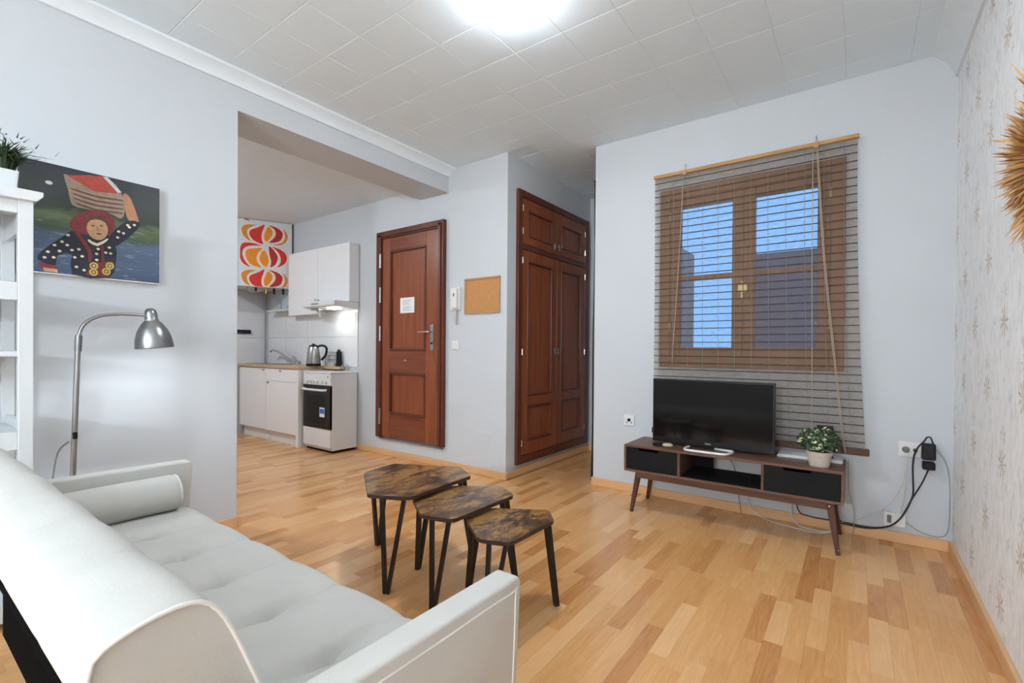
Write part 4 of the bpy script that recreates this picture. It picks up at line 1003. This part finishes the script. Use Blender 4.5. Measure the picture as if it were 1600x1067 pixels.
    MB().box(-0.184, -0.116, 3.343, 3.345, 0.49, 0.655).build('grille', 'black_matte', o)
    # potted plant
    p = thing('potted_plant', 'variegated leafy plant in a cream pot on the TV stand', 'plant', (-0.167, 3.175, 0.462))
    c = (-0.167, 3.175, 0.462)
    po = MB().lathe([(0.0, 0.0), (0.047, 0.0), (0.05, 0.004), (0.058, 0.06), (0.063, 0.062), (0.065, 0.084), (0.060, 0.085), (0.055, 0.075), (0, 0.075)], c, 28).build('pot', 'pot_ceramic', p, smooth=SM)
    MB().lathe([(0.0, 0.078), (0.056, 0.078)], c, 20).build('soil', 'soil', p)
    g = MB(); rnd = random.Random(9)
    for i in range(36):
        a = rnd.random() * 2 * PI; e = Vector((math.cos(a) * rnd.uniform(0.02, 0.09), math.sin(a) * rnd.uniform(0.02, 0.09), rnd.uniform(0.10, 0.21)))
        g.tube([Vector(c) + Vector((0, 0, 0.075)), Vector(c) + e * 0.6 + Vector((0, 0, 0.03)), Vector(c) + e], 0.0012, 4, 2, 0)
    for i in range(620):
        a = rnd.random() * 2 * PI; ph = math.acos(rnd.uniform(-0.45, 1)); r = rnd.uniform(0.45, 1.0) ** 0.5
        q = Vector(c) + Vector((0.108 * r * math.sin(ph) * math.cos(a), 0.105 * r * math.sin(ph) * math.sin(a), 0.135 + 0.082 * r * math.cos(ph)))
        n = (q - Vector(c) - Vector((0, 0, 0.08))).normalized() + Vector((rnd.gauss(0, 0.5), rnd.gauss(0, 0.5), rnd.gauss(0, 0.5))); n.normalize()
        u = n.cross(Vector((rnd.gauss(0, 1), rnd.gauss(0, 1), rnd.gauss(0, 1)))).normalized(); w = n.cross(u); l = rnd.uniform(0.009, 0.017); k = l * 0.62
        mi = rnd.choice((0, 0, 1, 1, 2))
        g.add([q - u * l, q + w * k - u * l * 0.2, q + u * l + n * 0.004, q - w * k - u * l * 0.2], [(0, 1, 2, 3)], mi)
    g.build('foliage', ['leaf_green', 'leaf_dark', 'leaf_cream'], p)
tv_stand()

# ------------------------------------------------------------------ bamboo blind in front of the window
def blind():
    zt, zb = 2.395, 0.525; n = 38
    t = thing('roller_blind', 'brown woven bamboo blind hanging over the wooden window', 'blind', (-0.62, 3.49, 0.5))
    def pos(z):
        k = (zt - z) / (zt - zb); return 3.507 - 0.055 * k * k, -1.238 + 0.02 * k, -0.010 + 0.055 * k * k
    def hz(x, z, k): return z
    for i in range(n):
        z1 = zt - (zt - zb) * i / n; z0 = zt - (zt - zb) * (i + 1) / n
        ya, xa, xb = pos(z1); yb, xa2, xb2 = pos(z0)
        g = 0.003
        MB().add([(xa, ya, z1 - g), (xb, ya, z1 - g), (xb2, yb, z0 + g), (xa2, yb, z0 + g), (xa, ya + 0.0016, z1 - g), (xb, ya + 0.0016, z1 - g), (xb2, yb + 0.0016, z0 + g), (xa2, yb + 0.0016, z0 + g)],
                 [(0, 1, 2, 3), (7, 6, 5, 4), (0, 4, 5, 1), (1, 5, 6, 2), (2, 6, 7, 3), (3, 7, 4, 0)]).build('slat', 'blind_weave', t)
        MB().bar((xa2, yb, z0), (xb2, yb, z0), 0.0055).build('reed', 'reed_dark', t)
    for k in range(12):
        u = (k + 0.35) / 12
        pts = []
        for z in (zt, 1.9, 1.4, 0.95, zb):
            y, xa, xb = pos(z); pts.append((xa + (xb - xa) * u, y - 0.003, z))
        MB().tube(pts, 0.0013, 5, 2).build('warp_thread', 'thread', t)
    MB().box(-1.245, -0.002, 3.494, 3.514, zt - 0.012, zt + 0.012).build('head_rail', 'bamboo', t, bevel=0.003)
    y, xa, xb = pos(zb)
    MB().box(xa - 0.005, xb + 0.018, y - 0.014, y + 0.010, zb - 0.028, zb + 0.014).build('bottom_rail', 'bamboo_dark', t, bevel=0.005)
    for x in (-1.018, -0.221):
        h = MB().box(x - 0.014, x + 0.014, 3.486, 3.494, zt - 0.026, zt + 0.006).build('pulley', 'pale_wood', t, bevel=0.002)
        MB().tube([(x, 3.54, zt + 0.055), (x, 3.515, zt + 0.058), (x, 3.502, zt + 0.035), (x, 3.500, zt + 0.01)], 0.003, 6).build('hook', 'chrome', t, smooth=True)
    for pts in ([(-0.235, 3.482, 2.36), (-0.232, 3.475, 1.6), (-0.225, 3.46, 1.0), (-0.222, 3.44, 0.62)],
                [(-0.216, 3.482, 2.36), (-0.175, 3.475, 1.7), (-0.114, 3.46, 1.06), (-0.075, 3.442, 0.66), (-0.052, 3.435, 0.50)],
                [(-0.210, 3.480, 2.36), (-0.168, 3.472, 1.7), (-0.107, 3.458, 1.06), (-0.068, 3.440, 0.66), (-0.048, 3.433, 0.50)],
                [(-1.022, 3.482, 2.36), (-1.05, 3.475, 1.7), (-1.085, 3.46, 1.02)]):
        MB().tube(pts, 0.0024, 6, 4).build('pull_cord', 'cord_beige', t, smooth=True)
blind()

# ------------------------------------------------------------------ sockets, adapters, cables right of the TV stand
def electrics():
    t = thing('wall_socket', 'white double wall socket with plugs near the wallpaper corner', 'socket', (0.25, YT, 0.50))
    MB().box(0.198, 0.30, YT - 0.012, YT, 0.505, 0.59).build('plate', 'white_plastic', t, bevel=0.003)
    MB().lathe([(0.018, 0), (0.016, 0.02), (0.01, 0.03), (0, 0.031)], (0.232, YT - 0.012, 0.545), 12, (0, -1, 0)).build('plug', 'stained_grey', t, smooth=SM)
    MB().lathe([(0.010, 0), (0.010, 0.025), (0, 0.027)], (0.272, YT - 0.012, 0.547), 10, (0, -1, 0)).build('plug', 'black_plastic', t, smooth=SM)
    o = MB().box(0.299, 0.359, YT - 0.05, YT - 0.001, 0.503, 0.593).build('power_adapter', 'black_plastic', loc=(0.33, YT, 0.503), bevel=0.006)
    tag(o, 'larger black power adapter on the wall beside the wallpaper', 'adapter')
    o = MB().box(0.302, 0.357, YT - 0.06, YT - 0.001, 0.449, 0.491).build('power_adapter', 'black_plastic', loc=(0.33, YT, 0.449), bevel=0.006)
    tag(o, 'smaller black adapter hanging below the larger one', 'adapter')
    o = thing('junction_box', 'white cable junction box low on the wall above the baseboard', 'junction box', (0.184, YT, 0.095))
    MB().box(0.133, 0.234, YT - 0.04, YT - 0.001, 0.098, 0.175).build('case', 'white_plastic', o, bevel=0.004)
    MB().box(0.15, 0.17, YT - 0.0415, YT - 0.04, 0.115, 0.16).build('port', 'stained_grey', o)
    Y0 = YT - 0.03
    def cable(name, label, pts, r, m, y=None):
        P = [(p[0], (p[2] if len(p) > 2 else (y or Y0)), max(p[1], r + 0.001)) for p in pts]
        o = MB().tube(P, r, 7, 4).build(name, m, loc=P[0], smooth=True); return tag(o, label, 'cable', 'cables by the TV stand')
    cable('power_cable', 'black cable from the wall socket sweeping down to behind the TV stand', [(0.275, 0.547, 3.51), (0.268, 0.52), (0.262, 0.449), (0.266, 0.322), (0.258, 0.266), (0.22, 0.174, 3.50), (0.163, 0.105, 3.49), (0.074, 0.072, 3.5), (-0.035, 0.066), (-0.13, 0.085)], 0.0045, 'cable_black')
    cable('power_cable', 'black cable hanging from the smaller adapter into the cable bundle', [(0.328, 0.449, 3.51), (0.302, 0.365), (0.261, 0.274, 3.515), (0.206, 0.152, 3.495), (0.148, 0.095, 3.485), (0.043, 0.062, 3.50), (-0.1, 0.06)], 0.004, 'cable_black')
    cable('power_cable', 'short black cable loop arching over the larger adapter', [(0.272, 0.547, 3.50), (0.285, 0.575, 3.505), (0.31, 0.605), (0.322, 0.628), (0.338, 0.626), (0.345, 0.595, 3.50)], 0.004, 'cable_black')
    cable('white_cable', 'white cable curving from the wall socket down to the TV stand leg', [(0.231, 0.50), (0.212, 0.331), (0.147, 0.207), (0.012, 0.095), (-0.06, 0.071)], 0.0032, 'cable_white')
    cable('white_cable', 'white cable dropping straight from wall socket to junction box', [(0.236, 0.50), (0.227, 0.297), (0.214, 0.178)], 0.0032, 'cable_white')
    cable('white_cable', 'grey cable looping from junction box to the wallpaper corner', [(0.234, 0.132), (0.30, 0.088), (0.37, 0.078), (0.41, 0.105), (0.420, 0.20), (0.418, 0.40), (0.40, 0.50), (0.362, 0.565)], 0.0028, 'cable_grey')
    cable('white_cable', 'long white cable sagging to the floor under the TV stand', [(-0.586, 0.29, 3.44), (-0.58, 0.108, 3.47), (-0.542, 0.052, 3.46), (-0.451, 0.012, 3.45), (-0.319, 0.004, 3.43), (-0.181, 0.004, 3.42), (-0.11, 0.02, 3.45)], 0.0035, 'cable_white')
    cable('white_cable', 'white cable loop by the right rear leg of the TV stand', [(-0.328, 0.29, 3.44), (-0.328, 0.112, 3.46), (-0.32, 0.048, 3.46), (-0.263, 0.012, 3.45), (-0.141, 0.012, 3.45), (-0.08, 0.04, 3.52), (-0.05, 0.10, 3.52)], 0.0042, 'cable_white')
    cable('power_cable', 'black cable under the TV stand running to the right rear leg', [(-0.31, 0.29, 3.44), (-0.292, 0.111, 3.47), (-0.236, 0.074, 3.5), (-0.155, 0.065, 3.52), (-0.051, 0.07, 3.525)], 0.0035, 'cable_black')
    cable('thin_cable', 'thin dark cable hanging beside the right end of the TV stand', [(-0.035, 0.47, 3.42), (-0.033, 0.30, 3.43), (-0.02, 0.24, 3.45), (-0.005, 0.15, 3.46), (-0.01, 0.03, 3.47), (-0.03, 0.005, 3.45)], 0.002, 'cable_grey')
    cable('thin_cable', 'thin cable seen through the open back of the TV stand shelf', [(-0.74, 0.446, 3.475), (-0.70, 0.38, 3.48), (-0.66, 0.30, 3.48), (-0.64, 0.16, 3.48), (-0.62, 0.02, 3.48)], 0.002, 'cable_black')
electrics()

# ------------------------------------------------------------------ straw wall hanging on the wallpaper wall
def straw_hanging():
    c = Vector((XR, 1.754, 1.59))
    t = thing('straw_hanging', 'round tufted straw wall hanging on the patterned wallpaper', 'wall hanging', tuple(c))
    MB().lathe([(0.0, 0.0), (0.16, 0.0), (0.16, 0.012), (0.0, 0.014)], c, 28, (-1, 0, 0)).build('backing', 'pale_wood', t)
    g = MB(); rnd = random.Random(3)
    for ring, (r0, l, cnt, lift) in enumerate(((0.11, 0.15, 1100, 0.3), (0.09, 0.14, 900, 0.55), (0.05, 0.13, 600, 0.8), (0.02, 0.11, 400, 1.3))):
        for i in range(cnt):
            a = rnd.random() * 2 * PI; d = Vector((0, math.cos(a), math.sin(a)))
            d2 = (d + Vector((0, rnd.gauss(0, 0.16), rnd.gauss(0, 0.16) - 0.05)) + Vector((-lift * rnd.uniform(0.2, 1.0), 0, 0))).normalized()
            p = c + d * r0 * rnd.uniform(0.7, 1.1) + Vector((-0.012 - 0.01 * ring, 0, 0)); L = l * rnd.uniform(0.7, 1.12)
            if rnd.random() < 0.015: L *= 1.35
            s = d2.cross(Vector((1, 0, 0))).normalized() * 0.0017; s2 = d2.cross(s).normalized() * 0.0017
            e = p + d2 * L
            if e.x > XR - 0.004: e.x = XR - 0.004
            m = p.lerp(e, 0.75)
            g.add([p + s, p - s * 0.5 + s2, p - s * 0.5 - s2, m + s * 2.0, m - s + s2 * 2.0, m - s - s2 * 2.0, e],
                  [(0, 1, 4, 3), (1, 2, 5, 4), (2, 0, 3, 5), (3, 4, 6), (4, 5, 6), (5, 3, 6)], 0, min(1, max(0, rnd.gauss(0.5, 0.28))))
    o = g.build('straw', 'straw', t, tone=True); o['kind'] = 'stuff'
straw_hanging()

# ------------------------------------------------------------------ ceiling lamp, plus two unseen fill lamps added for brightness
def ceiling_lamp(label, x, y, z, r, m, drop=0.032, ring=0.018):
    t = thing('ceiling_lamp', label, 'ceiling lamp', (x, y, z - ring - drop))
    MB().lathe([(0.0, 0.0), (r + 0.006, 0.0), (r + 0.006, -ring), (r - 0.003, -ring), (0, -ring)], (x, y, z), 36).build('base_ring', 'white_plastic', t, smooth=SM)
    MB().lathe([(r - 0.002, -ring), (r - 0.004, -ring - drop * 0.3), (r * 0.9, -ring - drop * 0.62), (r * 0.65, -ring - drop * 0.87), (r * 0.3, -ring - drop * 0.98), (0.0, -ring - drop)], (x, y, z), 36).build('diffuser', m, t, smooth=True)
ceiling_lamp('round white ceiling lamp glowing above the nesting tables', -1.335, 1.79, HC, 0.09, 'lamp_diffuser')
def fill_pendant():  # added fill light out of view, lifts the ceiling and walls
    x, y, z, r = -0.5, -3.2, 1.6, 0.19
    t = thing('fill_pendant', 'unseen white globe in a light-shielding steel cup, added as fill light far behind the sofa', 'pendant lamp', (x, y, z - r))
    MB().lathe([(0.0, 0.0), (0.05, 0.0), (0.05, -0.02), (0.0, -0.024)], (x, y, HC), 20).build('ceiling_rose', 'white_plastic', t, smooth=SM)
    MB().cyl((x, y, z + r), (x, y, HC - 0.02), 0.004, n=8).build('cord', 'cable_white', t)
    MB().lathe([(r * math.sin(PI * k / 12), -r * math.cos(PI * k / 12)) for k in range(13)], (x, y, z), 20).build('globe', 'fill_diffuser_rear', t, smooth=True)
    cup = MB().lathe([((r + 0.008) * math.sin(PI * k / 20), -(r + 0.008) * math.cos(PI * k / 20)) for k in range(11)], (x, y, z), 28).build('light_shield_cup', 'steel', t, smooth=True)  # cup shaped to hold the added light off the sofa back
    md = cup.modifiers.new('solid', 'SOLIDIFY'); md.thickness = 0.003; md.offset = 1
fill_pendant()
ceiling_lamp('unseen round ceiling lamp added to brighten the kitchen bay behind the left wall', -4.9, 1.0, HK, 0.10, 'fill_diffuser_kitchen', 0.07)  # added lamp out of view, brings up the kitchen
